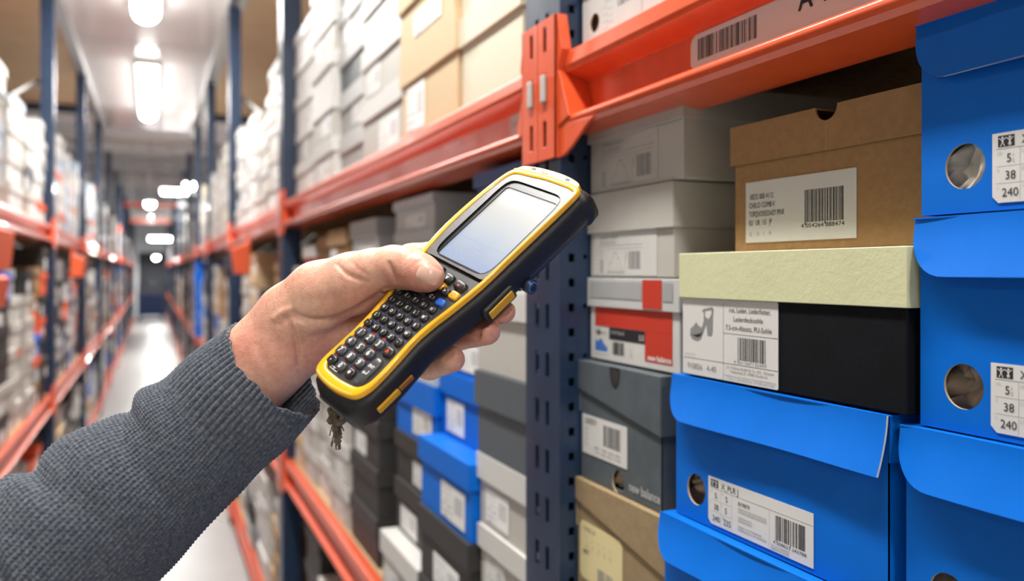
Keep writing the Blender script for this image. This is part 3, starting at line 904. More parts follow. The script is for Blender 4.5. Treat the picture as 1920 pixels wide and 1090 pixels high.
# bottom shelf of that bay, seen past the middle beam
Bz = -1.42
PAL = {
    ('R', 2): [w_] * 9 + [o_] * 7 + [lg, g_, cr, 'slate'],
    ('R', 1): [w_] * 3 + [o_] * 4 + [ch] * 4 + ['kraft', 'tan', 'kraft', lg, g_, bl, 'tan', 'beige', 'black'],
    ('R', 0): [w_] * 5 + [o_] * 4 + [ch] * 3 + [bl, 'kraft', 'slate', 'slate', 'tan'],
    ('L', 2): [w_] * 8 + [o_] * 6 + [lg, 'paleblue', 'paleblue', g_, 'slate', 'vermilion'],
    ('L', 1): [w_] * 4 + [o_] * 4 + [ch] * 4 + [bl, bl, 'tan', 'kraft', 'kraft', g_, 'vermilion', 'slate', 'black'],
    ('L', 0): [w_] * 5 + [o_] * 4 + [ch] * 2 + [bl, 'slate', 'tan', 'vermilion', 'beige'],
}
for s, S in SIDES.items():
    for bay in range(0 if s == 'R' else 1, S['n'] - 1):
        for li in (0, 1, 2):
            if s == 'R' and bay == 0 and li > 0: continue
            y = S['y0'] + bay * S['step'] + PW + .02
            yend = S['y0'] + (bay + 1) * S['step'] - .01
            i = 0
            while True:
                bw = rnd.uniform(.19, .34)
                if y + bw > yend: break
                top = (.58 if li == 0 else .80 if li == 1 else (.58 if s == 'L' and bay == 1 else .66)) - rnd.choice((0, 0, .1, .2, .12))
                z = 0; rows = []
                base = rnd.choice(PAL[(s, li)])
                if s == 'R' and li == 1 and bay == 3 and i in (6, 7): base = bl
                while z < top - .1:
                    h_ = rnd.uniform(.105, .135)
                    c = base if (rnd.random() < .6 or (s == 'R' and li == 1 and bay == 3 and base == bl)) else rnd.choice(PAL[(s, li)])
                    l = c if rnd.random() < .75 or c in (bl, ch) else rnd.choice((w_, 'vermilion' if s == 'L' else w_, lg))
                    rows.append((h_, c, l)); z += h_
                xo = abs(S['x']) + .035 + rnd.uniform(-.012, .02)
                if base == bl and s == 'R' and bay == 3 and li == 1: xo = .44
                stack(s, li, bay, i, y, y + bw, xo, LEVELS[li], rows)
                y += bw + rnd.choice((.004, .008, .03)); i += 1


def cam_px(x, y, z):
    d = x * ST + y * CT; r = x * CT - y * ST
    return 960 + FPX * r / d, 510 - FPX * z / d, d


def score(B):
    sx = 1 if B['s'] == 'R' else -1
    xs = [cam_px(sx * B['x'], y, z) for y in (B['y0'], B['y1']) for z in (B['z'], B['z'] + B['h'])]
    if min(q[2] for q in xs) < .1: return 0
    x0 = max(0, min(q[0] for q in xs)); x1 = min(1920, max(q[0] for q in xs)); y0 = max(0, min(q[1] for q in xs)); y1 = min(1090, max(q[1] for q in xs))
    a = max(0, x1 - x0) * max(0, y1 - y0)
    # boxes behind the sleeve and the hand show little
    cx, cy = (x0 + x1) / 2, (y0 + y1) / 2
    line = 900 - (cx) * .52
    if cx < 560 and cy > line + 20 and cy < line + 300 and cx < 430: a *= .1
    return a


for B in boxes: B['a'] = score(B)
order = sorted(boxes, key=lambda B: -B['a'])
N_IND = 300 - 30
ind = [B for B in order[:N_IND] if B['a'] > 0]
rest = [B for B in order[N_IND:]]
_me = {}


def part_mesh(kind, col, lf, lw=None):
    k = (kind, col, lf, lw)
    if k in _me: return _me[k]
    bd = MB(); m = M[col] if col in M else None
    if kind == 'body': bd.box(0, 1, 0, 1, 0, 1 - lf * .5, m)
    elif kind == 'lid':
        e = .018
        vs0 = [(-e, -e), (1 + e, -e), (1 + e, 1), (-e, 1)]
        bd.prism(vs0, lambda a, c, t: (a, c, t), m, 1 - lf, 1 - .002)
    elif kind == 'label':
        bd.box(lw[0], lw[0] + lw[1], -.0045, -.0015, .08, .08 + lw[2], m)
    o = bd.build(kind); me = o.data; bpy.data.objects.remove(o)
    if kind == 'lid' or kind == 'body':
        pass
    _me[k] = me
    return me


LWS = [(.12, .42, .46), (.45, .45, .48), (.3, .5, .40), (.1, .35, .5)]
shelfw = ['bottom', 'middle', 'upper']
used = {}
for B in ind:
    s = B['s']; sx = 1 if s == 'R' else -1
    lidw = '' if B['lid'] == B['body'] else ' with %s lid' % WORDS[B['lid']]
    rw = 'top' if B['row'] == B['n'] - 1 and B['row'] > 0 else ORD[B['row']]
    pk = B['bay'] - (s == 'L')
    lab = '%s box%s, %s in %s stack past %s post, %s %s shelf' % (WORDS[B['body']], '' if not lidw else ', %s lid' % WORDS[B['lid']], rw, ORD[B['st']], ORD[pk], shelfw[B['li']], 'scanner-side' if s == 'R' else 'opposite')
    r = empty('shoe_box', (sx * B['x'], B['y1'] if s == 'R' else B['y0'], EYE + B['z']), -math.pi / 2 if s == 'R' else math.pi / 2, lab, 'shoe box',
              'shoe boxes on the %s shelf %s' % (shelfw[B['li']], S['word'] if 0 else SIDES[s]['word']))
    r.scale = (B['y1'] - B['y0'], B['dp'], B['h'])
    lf = round(B['lf'], 2)
    ps = [('body', B['body'], None), ('lid', B['lid'], None)]
    if B['lab']: ps.append(('label', 'label' if rnd.random() < .5 else 'label2', LWS[rnd.randrange(4)]))
    for kd, col, lw in ps:
        o = bpy.data.objects.new(kd, part_mesh(kd, col, lf if kd != 'label' else 0, lw)); C.objects.link(o); o.parent = r
# the rest, too small and too many to count
bd = MB()
for B in rest:
    if B['y1'] < .8 and B['a'] <= 0: continue
    s = B['s']; sx = 1 if s == 'R' else -1
    a, c = sx * B['x'], sx * (B['x'] + B['dp'])
    lz = B['z'] + B['h'] * (1 - B['lf'])
    bd.box(min(a, c), max(a, c), B['y0'], B['y1'], EYE + B['z'], EYE + lz, M[B['body']])
    bd.box(min(a - sx * .004, c), max(a - sx * .004, c), B['y0'] - .002, B['y1'] + .002, EYE + lz, EYE + B['z'] + B['h'], M[B['lid']])
    if B['lab']:
        q = B['y0'] + (B['y1'] - B['y0']) * .2; e = a - sx * .003
        bd.box(min(a, e), max(a, e), q, q + (B['y1'] - B['y0']) * .4, EYE + B['z'] + B['h'] * .1, EYE + B['z'] + B['h'] * .55, M['label2'])
o = bd.build('shoe_boxes')
tag(o, 'countless small shoe boxes stacked on the shelves far down both sides of the aisle', 'shoe boxes', kind='stuff')

# ---------------------------------------------------------------- things far down the aisle
# bridge shelf across the aisle
t = empty('bridge_shelf', (0, 19.0, EYE + 1.0), 0, 'two orange beams crossing above the aisle far away, carrying white boxes', 'shelf')
b = MB(); b.box(-.40, .36, 0, .05, .00, .09, M['orange']); b.build('cross_beam', t)
b = MB(); b.box(-.53, .49, 0, .05, .33, .41, M['orange']); b.build('cross_beam', t)
b = MB(); b.box(-.40, .36, .051, .7, .085, .10, M['wood']); b.build('board', t)
for xx in (-.38, .34):
    b = MB(); b.box(xx - .01, xx + .01, .052, .084, .10, 1.7, M['steel']); b.build('hanger', t)
for k in range(4):
    r = empty('shoe_box', (-.345 + k * .165, 19.1, EYE + 1.101), 0, 'white box on the far orange bridge shelf, %s from the opposite rack' % ORD[k], 'shoe box', 'white boxes on the bridge shelf')
    r.scale = (.155, .33, .15)
    for kd in ('body', 'lid'):
        o = bpy.data.objects.new(kd, part_mesh(kd, 'white', .34)); C.objects.link(o); o.parent = r
# blue pallet cart at the end of the aisle
t = empty('pallet_cart', (-.03, 31.0, 0), 0, 'dark blue pallet cart standing at the far end of the aisle', 'cart')
b = MB(); b.box(-.42, .42, 0, .8, .12, .26, M['navyblue']); b.build('platform', t)
b = MB(); b.box(-.42, .42, 0, .04, .26, .85, M['navyblue']); b.build('panel', t)
for sx in (-1, 1):
    b = MB(); b.tube([(sx * .35, .1, .06), (sx * .35, .14, .06)], .06, M['black'], 14); b.build('wheel', t)
    b = MB(); b.tube([(sx * .35, .66, .06), (sx * .35, .7, .06)], .06, M['black'], 14); b.build('wheel', t)
b = MB()
b.tube([(-.4, .02, .85), (-.4, .02, 1.2), (.4, .02, 1.2), (.4, .02, .85)], .02, M['navy'], 8); b.build('handle', t)


def hang(px, py, d, w2, h2, col, lab, sx):
    """open fronted storage bin hooked on the front of a beam"""
    u_ = (px - 960) / FPX
    Xt = .444 if sx > 0 else -.527
    p = P(px, py, Xt / (u_ * CT + ST))
    t = empty('hanging_bin', (p.x, p.y, p.z), 0, lab, 'storage bin', 'orange and yellow bins hooked on the shelf fronts')
    b = MB()
    m = M[col]
    pts = [(0, h2), (-.085 * sx, h2 * .8), (-.07 * sx, 0), (0, 0)]
    b.prism(pts, lambda a, c, tt: (a, tt, c), m, 0, w2); b.build('bin', t, .006)
    b = MB(); b.box(min(0, -.01 * sx), max(0, -.01 * sx), w2 * .3, w2 * .7, h2, h2 + .03, m); b.build('hook', t)


M['yellow'] = mat('yellow_plastic', (.75, .48, .03), .5)
hang(-60, 506, 0, .34, .165, 'vermilion', 'big orange bin hooked below the upper beam of the opposite rack, at the picture edge', -1)
hang(-62, 582, 0, .24, .125, 'vermilion', 'smaller orange bin under the big orange one at the picture edge', -1)
hang(132, 520, 0, .30, .17, 'vermilion', 'tall orange bin under the upper beam past the second post, opposite rack', -1)
hang(470, 514, 0, .12, .16, 'vermilion', 'orange bin beside the dark boxes under the upper beam, just above the hand', 1)
# ---------------------------------------------------------------- the handheld terminal
RC = np.array([[.6408, .671, .373], [-.2987, .6655, -.684], [-.7072, .3269, .6269]])
RC[:, 0] /= np.linalg.norm(RC[:, 0]); RC[:, 1] -= RC[:, 0] * (RC[:, 0] @ RC[:, 1]); RC[:, 1] /= np.linalg.norm(RC[:, 1]); RC[:, 2] = np.cross(RC[:, 0], RC[:, 1])
TCAM = np.array([-10.13, 29.32, 577.73])
CW = np.array([[CT, 0, ST], [-ST, 0, CT], [0, 1, 0]])     # camera (right, up, forward) -> world
ax = CW @ RC
ow = CW @ TCAM / 1000 + np.array([0, 0, EYE])
DM = Matrix(((ax[0, 0] * .001, ax[0, 1] * .001, -ax[0, 2] * .001, ow[0]), (ax[1, 0] * .001, ax[1, 1] * .001, -ax[1, 2] * .001, ow[1]), (ax[2, 0] * .001, ax[2, 1] * .001, -ax[2, 2] * .001, ow[2]), (0, 0, 0, 1)))
dev = empty('barcode_scanner', (0, 0, 0), 0, 'yellow and black handheld barcode scanner with keypad and screen, held in the hand', 'scanner')
rot = Matrix([[DM[i][j] * 1000 for j in range(3)] for i in range(3)])
dev.matrix_world = Matrix.Translation((ow[0], ow[1], ow[2])) @ rot.to_4x4()
K = .001   # the device is drawn in millimetres


def dbuild(bd, name, parent=dev, bevel=0, seg=2, smooth=False):
    bd.v = [(x * K, y * K, z * K) for x, y, z in bd.v]
    if smooth: bd.sm = [True] * len(bd.sm)
    return bd.build(name, parent, bevel * K, seg)


rub = mat('black_rubber', (.009, .009, .010), .5, noise=.3, nscale=60, bump=.12, bscale=900)
yel = mat('yellow_plastic_frame', (.90, .46, .006), .30, noise=.08, nscale=60, coat=.9)
yel2 = mat('dusty_yellow_plastic', (.60, .32, .01), .5)
kpm = mat('dark_grey_keypad', (.028, .028, .030), .42, noise=.2, nscale=80)
bez = mat('grey_bezel', (.085, .085, .088), .38, noise=.2, nscale=200)
keym = mat('dark_key', (.016, .016, .018), .28)
keyg = mat('grey_key', (.055, .057, .062), .28)
legend = mat('key_legend', (.75, .75, .75), .5)
bluek = mat('blue_key', (.02, .13, .55), .3)
redk = mat('orange_red', (.8, .07, .02), .4)
scr_frame = mat('screen_gasket', (.012, .012, .014), .25)
glass = bpy.data.materials.new('screen_image'); glass.use_nodes = True
nt = glass.node_tree; bs = nt.nodes['Principled BSDF']
bs.inputs['Base Color'].default_value = (.10, .11, .12, 1); bs.inputs['Roughness'].default_value = .22; bs.inputs['Coat Weight'].default_value = .5
tc = nt.nodes.new('ShaderNodeTexCoord'); sp = nt.nodes.new('ShaderNodeSeparateXYZ'); nt.links.new(tc.outputs['Generated'], sp.inputs[0])
rp = nt.nodes.new('ShaderNodeValToRGB')
e = rp.color_ramp.elements; e[0].position = 0; e[0].color = (.32, .44, .70, 1); e[1].position = .35; e[1].color = (.52, .60, .74, 1)
for p_, c_ in ((.5, (.62, .64, .68, 1)), (.72, (.66, .63, .56, 1)), (.85, (.74, .73, .70, 1))):
    q = e.new(p_); q.color = c_
ns = nt.nodes.new('ShaderNodeTexNoise'); ns.inputs['Scale'].default_value = 2.2; nt.links.new(tc.outputs['Generated'], ns.inputs['Vector'])
ma = nt.nodes.new('ShaderNodeMath'); ma.operation = 'MULTIPLY_ADD'; ma.inputs[1].default_value = .35; nt.links.new(ns.outputs['Fac'], ma.inputs[0])
ad = nt.nodes.new('ShaderNodeMath'); ad.operation = 'SUBTRACT'; ad.inputs[1].default_value = .175; nt.links.new(sp.outputs['Y'], ad.inputs[0]); nt.links.new(ad.outputs[0], ma.inputs[2])
nt.links.new(ma.outputs[0], rp.inputs[0]); nt.links.new(rp.outputs[0], bs.inputs['Emission Color']); bs.inputs['Emission Strength'].default_value = .50


def cr(pts, per=6, closed=True):
    """Catmull-Rom through 2-D points"""
    out = []; n = len(pts)
    for i in range(n if closed else n - 1):
        g = lambda k: np.array(pts[k % n] if closed else pts[min(max(k, 0), n - 1)], float)
        p0, p1, p2, p3 = g(i - 1), g(i), g(i + 1), g(i + 2)
        for t in np.arange(per) / per:
            out.append(.5 * (2 * p1 + (p2 - p0) * t + (2 * p0 - 5 * p1 + 4 * p2 - p3) * t * t + (3 * p1 - p0 - 3 * p2 + p3) * t ** 3))
    if not closed: out.append(np.array(pts[-1], float))
    return out


OUT = [(0, 55.5), (18, 55.3), (29, 54), (33.0, 49), (33.4, 30), (32.8, 5), (32.2, -18), (32, -35), (31, -50), (28.5, -68), (25.5, -84), (24.6, -98), (26.0, -112), (27.2, -128), (26.8, -139), (22.5, -147.5), (13, -151),
       (0, -152.5), (-14, -152), (-23, -149.5), (-27, -143), (-27, -128), (-27, -112), (-28.5, -94), (-32.5, -73), (-38, -50), (-42, -28), (-43.8, -8), (-43.2, 15), (-41, 36), (-37.5, 49), (-32, 53.2), (-18, 54.8)]
INN = [(0, 50.5), (15, 50.3), (26, 49.5), (30.4, 46), (31.1, 30), (30.6, 5), (30.1, -18), (29.7, -35), (28.4, -50), (25.8, -67), (22.5, -84), (21.6, -98), (22.8, -112), (23.8, -126), (23.0, -136), (18, -142.0), (10, -143.6),
       (0, -144.6), (-11, -144.4), (-18, -143), (-22.2, -137), (-22.6, -126), (-22.6, -112), (-24.2, -94), (-28.0, -74), (-33.4, -51), (-37.2, -28), (-38.9, -8), (-38.4, 15), (-36.4, 34), (-33.4, 44.5), (-28, 48), (-15, 49.2)]
oo, ii = cr(OUT), cr(INN)
n = len(oo)
# yellow frame
bd = MB()
mid = [(a * .5 + b_ * .5) for a, b_ in zip(oo, ii)]
rings = [(oo, -2.5), (oo, .4), ([a * .8 + b_ * .2 for a, b_ in zip(oo, ii)], 1.3), ([a * .2 + b_ * .8 for a, b_ in zip(oo, ii)], 1.5), (ii, .9), (ii, -1.5)]
vs = []
for rg, z in rings: vs += [(p_[0], p_[1], z) for p_ in rg]
fs = [(r_ * n + k, r_ * n + (k + 1) % n, (r_ + 1) * n + (k + 1) % n, (r_ + 1) * n + k) for r_ in range(len(rings) - 1) for k in range(n)]
bd.add(vs, fs, yel, True)
tag(dbuild(bd, 'face_frame'), 'yellow frame around the keypad and screen')
# housing: lofted black rubber body
ys = [-158.2, -157.8, -156.3, -153, -148, -142, -134, -122, -110, -98, -86, -74, -62, -50, -38, -22, -5, 12, 28, 40, 46, 47.5, 49, 54, 58, 60.5, 61.8, 62.2]


def edge_x(y, side):
    pts = sorted([(p_[1], p_[0]) for p_ in OUT if (p_[0] > 0) == (side > 0)])
    Y_, X_ = [p_[0] for p_ in pts], [p_[1] for p_ in pts]
    return np.interp(min(max(y, -139), 45), Y_, X_)


bd = MB()
ns_ = 48
vs = []
for y in ys:
    l, r_ = edge_x(y, -1) - 2.6, edge_x(y, 1) + 2.8
    tb = np.interp(y, [-158, -150, -138, -100, -60, -30, 46, 47.5, 49, 62], [24, 28, 29, 27, 28, 31, 31, 31, 34, 32])
    ext = 0
    if y > 47: l -= .8; r_ += 1.8 if y > 48 else 0
    f = 1.0
    if y < -139: f = math.sqrt(max(0, 1 - ((-139 - y) / 19.6) ** 2.6))
    if y > 52: f = math.sqrt(max(0, 1 - ((y - 52) / 10.6) ** 2.4))
    c, h_ = (l + r_) / 2, (r_ - l) / 2 * (.42 + .58 * f)
    zt_ = np.interp(y, [-158.2, -152, -145, 45, 50, 56, 62.2], [-9, -1.4, -1.2, -1.2, -.6, -1.2, -12])
    zc = zt_ - tb * .42
    for k in range(ns_):
        a = TAU * k / ns_
        ca, sa = math.cos(a), math.sin(a)
        ex = 2 / 3.6
        x = c + h_ * math.copysign(abs(ca) ** ex, ca)
        if sa > 0: z = zc + (zt_ - zc) * abs(sa) ** (2 / 5.0)
        else: z = zc - (tb * .58) * (f * .6 + .4) * abs(sa) ** (2 / 2.6)
        vs.append((x, y, z))
fs = [(j * ns_ + k, j * ns_ + (k + 1) % ns_, (j + 1) * ns_ + (k + 1) % ns_, (j + 1) * ns_ + k) for j in range(len(ys) - 1) for k in range(ns_)]
fs += [tuple(range(ns_)), tuple(range((len(ys) - 1) * ns_, len(ys) * ns_))]
bd.add(vs, fs, rub, True)
dbuild(bd, 'housing')
# yellow bump on the head above the screen
bd = MB()
pts = [(-31, 50.5), (27, 51), (29.5, 53.5), (26, 57.5), (10, 60.2), (-12, 60.0), (-28, 57.5), (-33, 54)]
bd.prism([tuple(q) for q in cr(pts, 4)], lambda a, c, t: (a, c, t), yel, -6, .9)
tag(dbuild(bd, 'head_trim', bevel=.8), 'yellow trim over the top of the head')
bd = MB()
for xx in (-19, 16): bd.box(xx - 1.8, xx + 1.8, 56.2, 58.0, .7, 1.15, rub)
for xx in (-9, -5.5): bd.box(xx - 1.2, xx + 1.2, 55.8, 57.2, .7, 1.15, redk)
dbuild(bd, 'indicator_lights')
# keypad plate and bezel
low = [tuple(p_) for p_ in ii if p_[1] < -41.5]
bd = MB(); bd.prism(low, lambda a, c, t: (a, c, t), kpm, -1.4, .35); dbuild(bd, 'keypad_plate')
# bezel as a frame around the screen
up = [tuple(p_) for p_ in ii if p_[1] > -41.5]
up = up[next(k for k in range(len(up)) if up[k][0] > 0 and up[k][1] < -35) + 1:] + up[:next(k for k in range(len(up)) if up[k][0] > 0 and up[k][1] < -35) + 1] if False else up


def ring_between(outer, inner_fn, z0, z1, m, bd, zi=None):
    cx, cy = -2, 2
    N = 96
    vo, vi = [], []
    oa = np.array([list(p_) for p_ in outer])
    ang = np.unwrap(np.arctan2(oa[:, 1] - cy, oa[:, 0] - cx))
    for k in range(N):
        a = TAU * k / N
        d = np.array([math.cos(a), math.sin(a)])
        best = None
        for i in range(len(oa)):
            p1, p2 = oa[i], oa[(i + 1) % len(oa)]
            M2 = np.array([d, p1 - p2]).T
            if abs(np.linalg.det(M2)) < 1e-9: continue
            t, s_ = np.linalg.solve(M2, p1 - np.array([cx, cy]))
            if t > 0 and -1e-6 <= s_ <= 1 + 1e-6: best = t if best is None else min(best, t)
        vo.append((cx + d[0] * best, cy + d[1] * best)); vi.append(inner_fn(a, cx, cy))
    vs = [(x, y, z1) for x, y in vo] + [(x, y, z1) for x, y in vi] + [(x, y, z0 if zi is None else zi) for x, y in vi]
    bd.add(vs, [(k, (k + 1) % N, N + (k + 1) % N, N + k) for k in range(N)] + [(N + k, N + (k + 1) % N, 2 * N + (k + 1) % N, 2 * N + k) for k in range(N)], m)


def rr(x0, x1, y0, y1, e_=8):
    def f(a, cx, cy):
        c, s_ = math.cos(a), math.sin(a)
        hx = (x1 - cx) if c > 0 else (cx - x0); hy = (y1 - cy) if s_ > 0 else (cy - y0)
        t = (abs(c / hx) ** e_ + abs(s_ / hy) ** e_) ** (-1 / e_)
        return cx + t * c, cy + t * s_
    return f


bd = MB(); ring_between(up, rr(-30.5, 28.2, -37.5, 42.5), 0, .7, bez, bd, 1.0); dbuild(bd, 'screen_bezel')
bd = MB()
rf = rr(-30.5, 28.2, -37.5, 42.5)
o1 = [rf(TAU * k / 96, -2, 2) for k in range(96)]
ring_between(o1, rr(-26.9, 26.9, -35.8, 35.8, 30), -1.2, -.2, scr_frame, bd, -1.2)
vs = [(x, y, 1.0) for x, y in o1] + [(x, y, -.2) for x, y in o1]
bd.add(vs, [(k, (k + 1) % 96, 96 + (k + 1) % 96, 96 + k) for k in range(96)], scr_frame)
dbuild(bd, 'screen_gasket')
bd = MB(); bd.box(-26.9, 26.9, -35.8, 35.8, -1.5, -1.1, glass); sc_o = dbuild(bd, 'screen')
bd = MB()
ik = mat('screen_text', (.12, .18, .36), .5)
rr_ = random.Random(3)
for row in range(3):
    x = -24
    while x < 22:
        w2 = rr_.uniform(1, 3.2)
        if rr_.random() < .75: bd.box(x, x + w2, -34 + row * 2.6, -33 + row * 2.6, -1.09, -1.05, ik)
        x += w2 + .8
bd.box(-25, 25, -15.2, -14.9, -1.09, -1.05, ik)
x = -6
for w2 in (2, 3, 1.5, 2.5): bd.box(x, x + w2, -21, -20, -1.09, -1.05, ik); x += w2 + .8
dbuild(bd, 'screen_print', sc_o)


def key(x, y, w2, h2, m, txt=None, tm=legend, size=3.0, shape='key', z1=2.3, rotk=0, dxy=(0, 0)):
    bd = MB()
    k_ = 20
    lv = [(1.06, .3), (1.03, z1 * .55), (.88, z1 * .92), (.62, z1)]
    vs = []
    for f, z in lv:
        for q in range(k_):
            a = TAU * (q + .5) / k_; c, s_ = math.cos(a), math.sin(a)
            t = (abs(c) ** 5 + abs(s_) ** 5) ** (-1 / 5)
            vs.append((w2 / 2 * f * t * c, h2 / 2 * f * t * s_, z))
    fs = [(j * k_ + q, j * k_ + (q + 1) % k_, (j + 1) * k_ + (q + 1) % k_, (j + 1) * k_ + q) for j in range(3) for q in range(k_)] + [tuple(range(3 * k_, 4 * k_))]
    bd.add(vs, fs, m, True)
    ca, sa = math.cos(rotk), math.sin(rotk)
    bd.v = [(x + a * ca - b_ * sa, y + a * sa + b_ * ca, z) for a, b_, z in bd.v]
    o = dbuild(bd, shape)
    if txt:
        vs, fs, w_ = text_faces(txt, True)
        s_ = size / .7
        t = MB(); t.add([(x + dxy[0] + (v[0] - w_ / 2) * s_, y + dxy[1] + v[1] * s_ - size / 2, z1 + .06) for v in vs], fs, tm)
        dbuild(t, 'key_legend', o)
    return o


rows = ['\u2423XYZ-', 'STUVW', 'NOPQR', 'IJKLM', 'DEFGH', '_ABC ']
for j in range(6):
    for i in range(5):
        x, y = -20.7 + 9.05 * i, -104.4 + 7.49 * j
        if j >= 2: x = -20.7 - (j - 2) * .9 + (9.05 + .22 * (j - 2)) * i
        if j == 5 and i == 4: continue
        ch_ = rows[j][i]
        key(x, y, 6.4, 5.0, keym, ch_ if ch_.isalpha() else ('-' if ch_ != ' ' else None), size=2.2)
for j in range(3):
    for i in range(3):
        key(-18.7 + 11.26 * i, -112.5 - 8.37 * j, 8.6, 6.6, keyg, str(1 + i + 3 * j), size=3.8, z1=2.6)
key(-18.3, -137.6, 7.8, 6.2, keym, '.', size=4, z1=2.5, dxy=(0, 1)); key(-6.8, -137.6, 8.4, 6.2, keyg, '0', size=3.6, z1=2.6); key(4.2, -137.6, 7.6, 6.2, keym, '*', size=4.2, z1=2.5, dxy=(0, -1))
key(15.4, -113.1, 8.6, 6.4, keym, '^', redk, 4.5, z1=2.5, dxy=(0, -1))
key(15.4, -130.4, 7.6, 22, keyg, 'ENT', size=2.1, z1=2.5, dxy=(.2, 3.5))
bd = MB()
for (a, b_) in (((17.4, -130.2), (17.4, -132.6)), ((17.4, -132.6), (13.6, -132.6)), ((14.8, -131.6), (13.4, -132.6)), ((14.8, -133.6), (13.4, -132.6))):
    bd.box(min(a[0], b_[0]) - .3, max(a[0], b_[0]) + .3, min(a[1], b_[1]) - .3, max(a[1], b_[1]) + .3, 2.5, 2.6, legend) if abs(a[0] - b_[0]) < .1 or abs(a[1] - b_[1]) < .1 else bd.tube([(*a, 2.55), (*b_, 2.55)], .3, legend, 6)
dbuild(bd, 'enter_arrow')
tag(key(16.6, -67.6, 7.6, 5.4, bluek, None, z1=2.8), 'blue key')
key(4.4, -50.0, 9.4, 7.0, keym, 'v', size=3.6, z1=3.0, rotk=-.1)
key(18.0, -50.8, 10.6, 6.6, keym, '-', redk, 5, z1=3.0, rotk=-.12)
key(-9.6, -47.8, 9.4, 7.0, keym, '-', legend, 4, z1=3.0, rotk=.05)
key(11.8, -59.4, 7.6, 5.2, keym, '>', size=3.0, z1=2.8)
tag(key(4.2, -57.2, 7.6, 5.4, yel, None, z1=3.2), 'yellow key under the thumb tip')
o = key(20.3, -58.8, 7.4, 6.0, yel, 'O', redk, 3.4, z1=2.4); tag(o, 'orange power key')
key(-2.0, -60.2, 7.0, 5.0, keym, None, z1=2.4)
# tiny orange and blue second legends printed on the keypad plate
bd = MB()
fk = 11
for j in range(4):
    for i in range(3):
        vs, fs, w_ = text_faces('F%d' % (fk + (i + 3 * j) % 10), True)
        bd.add([(-21.5 + 11.26 * i + v[0] * 2.3, -108.6 - 8.37 * j + v[1] * 2.1, .42) for v in vs], fs, redk)
        vs, fs, w_ = text_faces('F%d' % (1 + (i + 3 * j) % 10), True)
        bd.add([(-17.0 + 11.26 * i + v[0] * 2.3, -108.6 - 8.37 * j + v[1] * 2.1, .42) for v in vs], fs, bluek)
for j in range(5):
    for i in range(5):
        bd.box(-18.2 + 9.05 * i, -16.9 + 9.05 * i, -101.3 + 7.49 * j, -100.6 + 7.49 * j, .3, .42, bluek)
    bd.box(24.0, 25.0, -104 + 7.49 * j, -103.2 + 7.49 * j, .3, .42, legend) if False else None
dbuild(bd, 'plate_legends')
bd = MB()
for (a, b_, c, d_) in ((-17, -8, -143.1, -142.7), (-17, -8, -141.6, -141.2), (-17, -16.6, -143.1, -141.2), (-8.4, -8, -143.1, -141.2), (-13, -12.6, -143.1, -141.2)): bd.box(a + 1, b_ + 1, c + .8, d_ + .8, .3, .42, legend)
dbuild(bd, 'battery_mark')
# side details: yellow inserts, trigger, blue port ring
bd = MB(); bd.box(29.0, 31.2, -143, -125, -17, -12.5, yel2); dbuild(bd, 'side_insert', bevel=.8)
bd = MB(); bd.box(29.0, 30.9, -124.6, -113, -16.2, -12.8, mat('brown_orange_window', (.28, .11, .01), .35)); dbuild(bd, 'scan_window', bevel=.6)
bd = MB(); bd.box(28, 37.5, -54, -27, -23.5, -12.5, rub); dbuild(bd, 'side_button_mount', bevel=2)
bd = MB(); bd.box(37, 38.6, -51.5, -29.5, -21.0, -15.0, yel2); tag(dbuild(bd, 'side_button', bevel=.7), 'yellow side button')
bd = MB()
bd.tube([(28, -15, -27), (37, -15, -27)], 5.0, M['navy'], 24); bd.tube([(37, -15, -27), (37.7, -15, -27)], [3.9, 3.9], bluek, 24); bd.tube([(37.7, -15, -27), (37.9, -15, -27)], [3.0, 3.0], rub, 24)
dbuild(bd, 'port_ring')
bd = MB(); bd.box(-22, 26, -20, 46, -35, -27, rub); dbuild(bd, 'rear_cover', bevel=5, seg=3)
bd = MB(); bd.box(-16, 12, -159.2, -156.5, -17, -10, kpm); dbuild(bd, 'connector_cover', bevel=1)
# frayed cord knot at the bottom end
cord = mat('grey_cord', (.22, .18, .13), .95, noise=.4, nscale=400, bump=.6, bscale=900)
kx = P(632, 780, .556)
bd = MB()
rr_ = random.Random(8)
pts = []
for k in range(60):
    a = k / 59 * TAU * 3
    pts.append(kx + Vector((.0045 * math.cos(a) * CT, -.0045 * math.cos(a) * ST, .0040 * math.sin(a * 1.5))) + Vector((ST, CT, 0)) * .003 * math.sin(a * .7))
bd.tube(pts, .0024, cord, 8)
bd.tube([kx + Vector((0, 0, .014)), kx], .0032, cord, 8)
for s_ in range(26):
    q = [kx + Vector((rr_.uniform(-.002, .002), 0, -.003))]
    dx, dz = rr_.uniform(-.30, .30), -1
    for t in range(rr_.randint(3, 8)):
        q.append(q[-1] + Vector((dx * .0022 + rr_.uniform(-.0005, .0005), rr_.uniform(-.0004, .0004), -.0024)))
    bd.tube(q, .00055, cord, 4)
o = bd.build('cord_knot'); o.parent = dev; o.matrix_parent_inverse = dev.matrix_world.inverted()
tag(o, 'frayed grey cord knot')
# ---------------------------------------------------------------- hand and arm
def PC(px, py, d):
    """camera-frame point in mm"""
    return np.array([(px - 960) / FPX * d, (510 - py) / FPX * d, d])


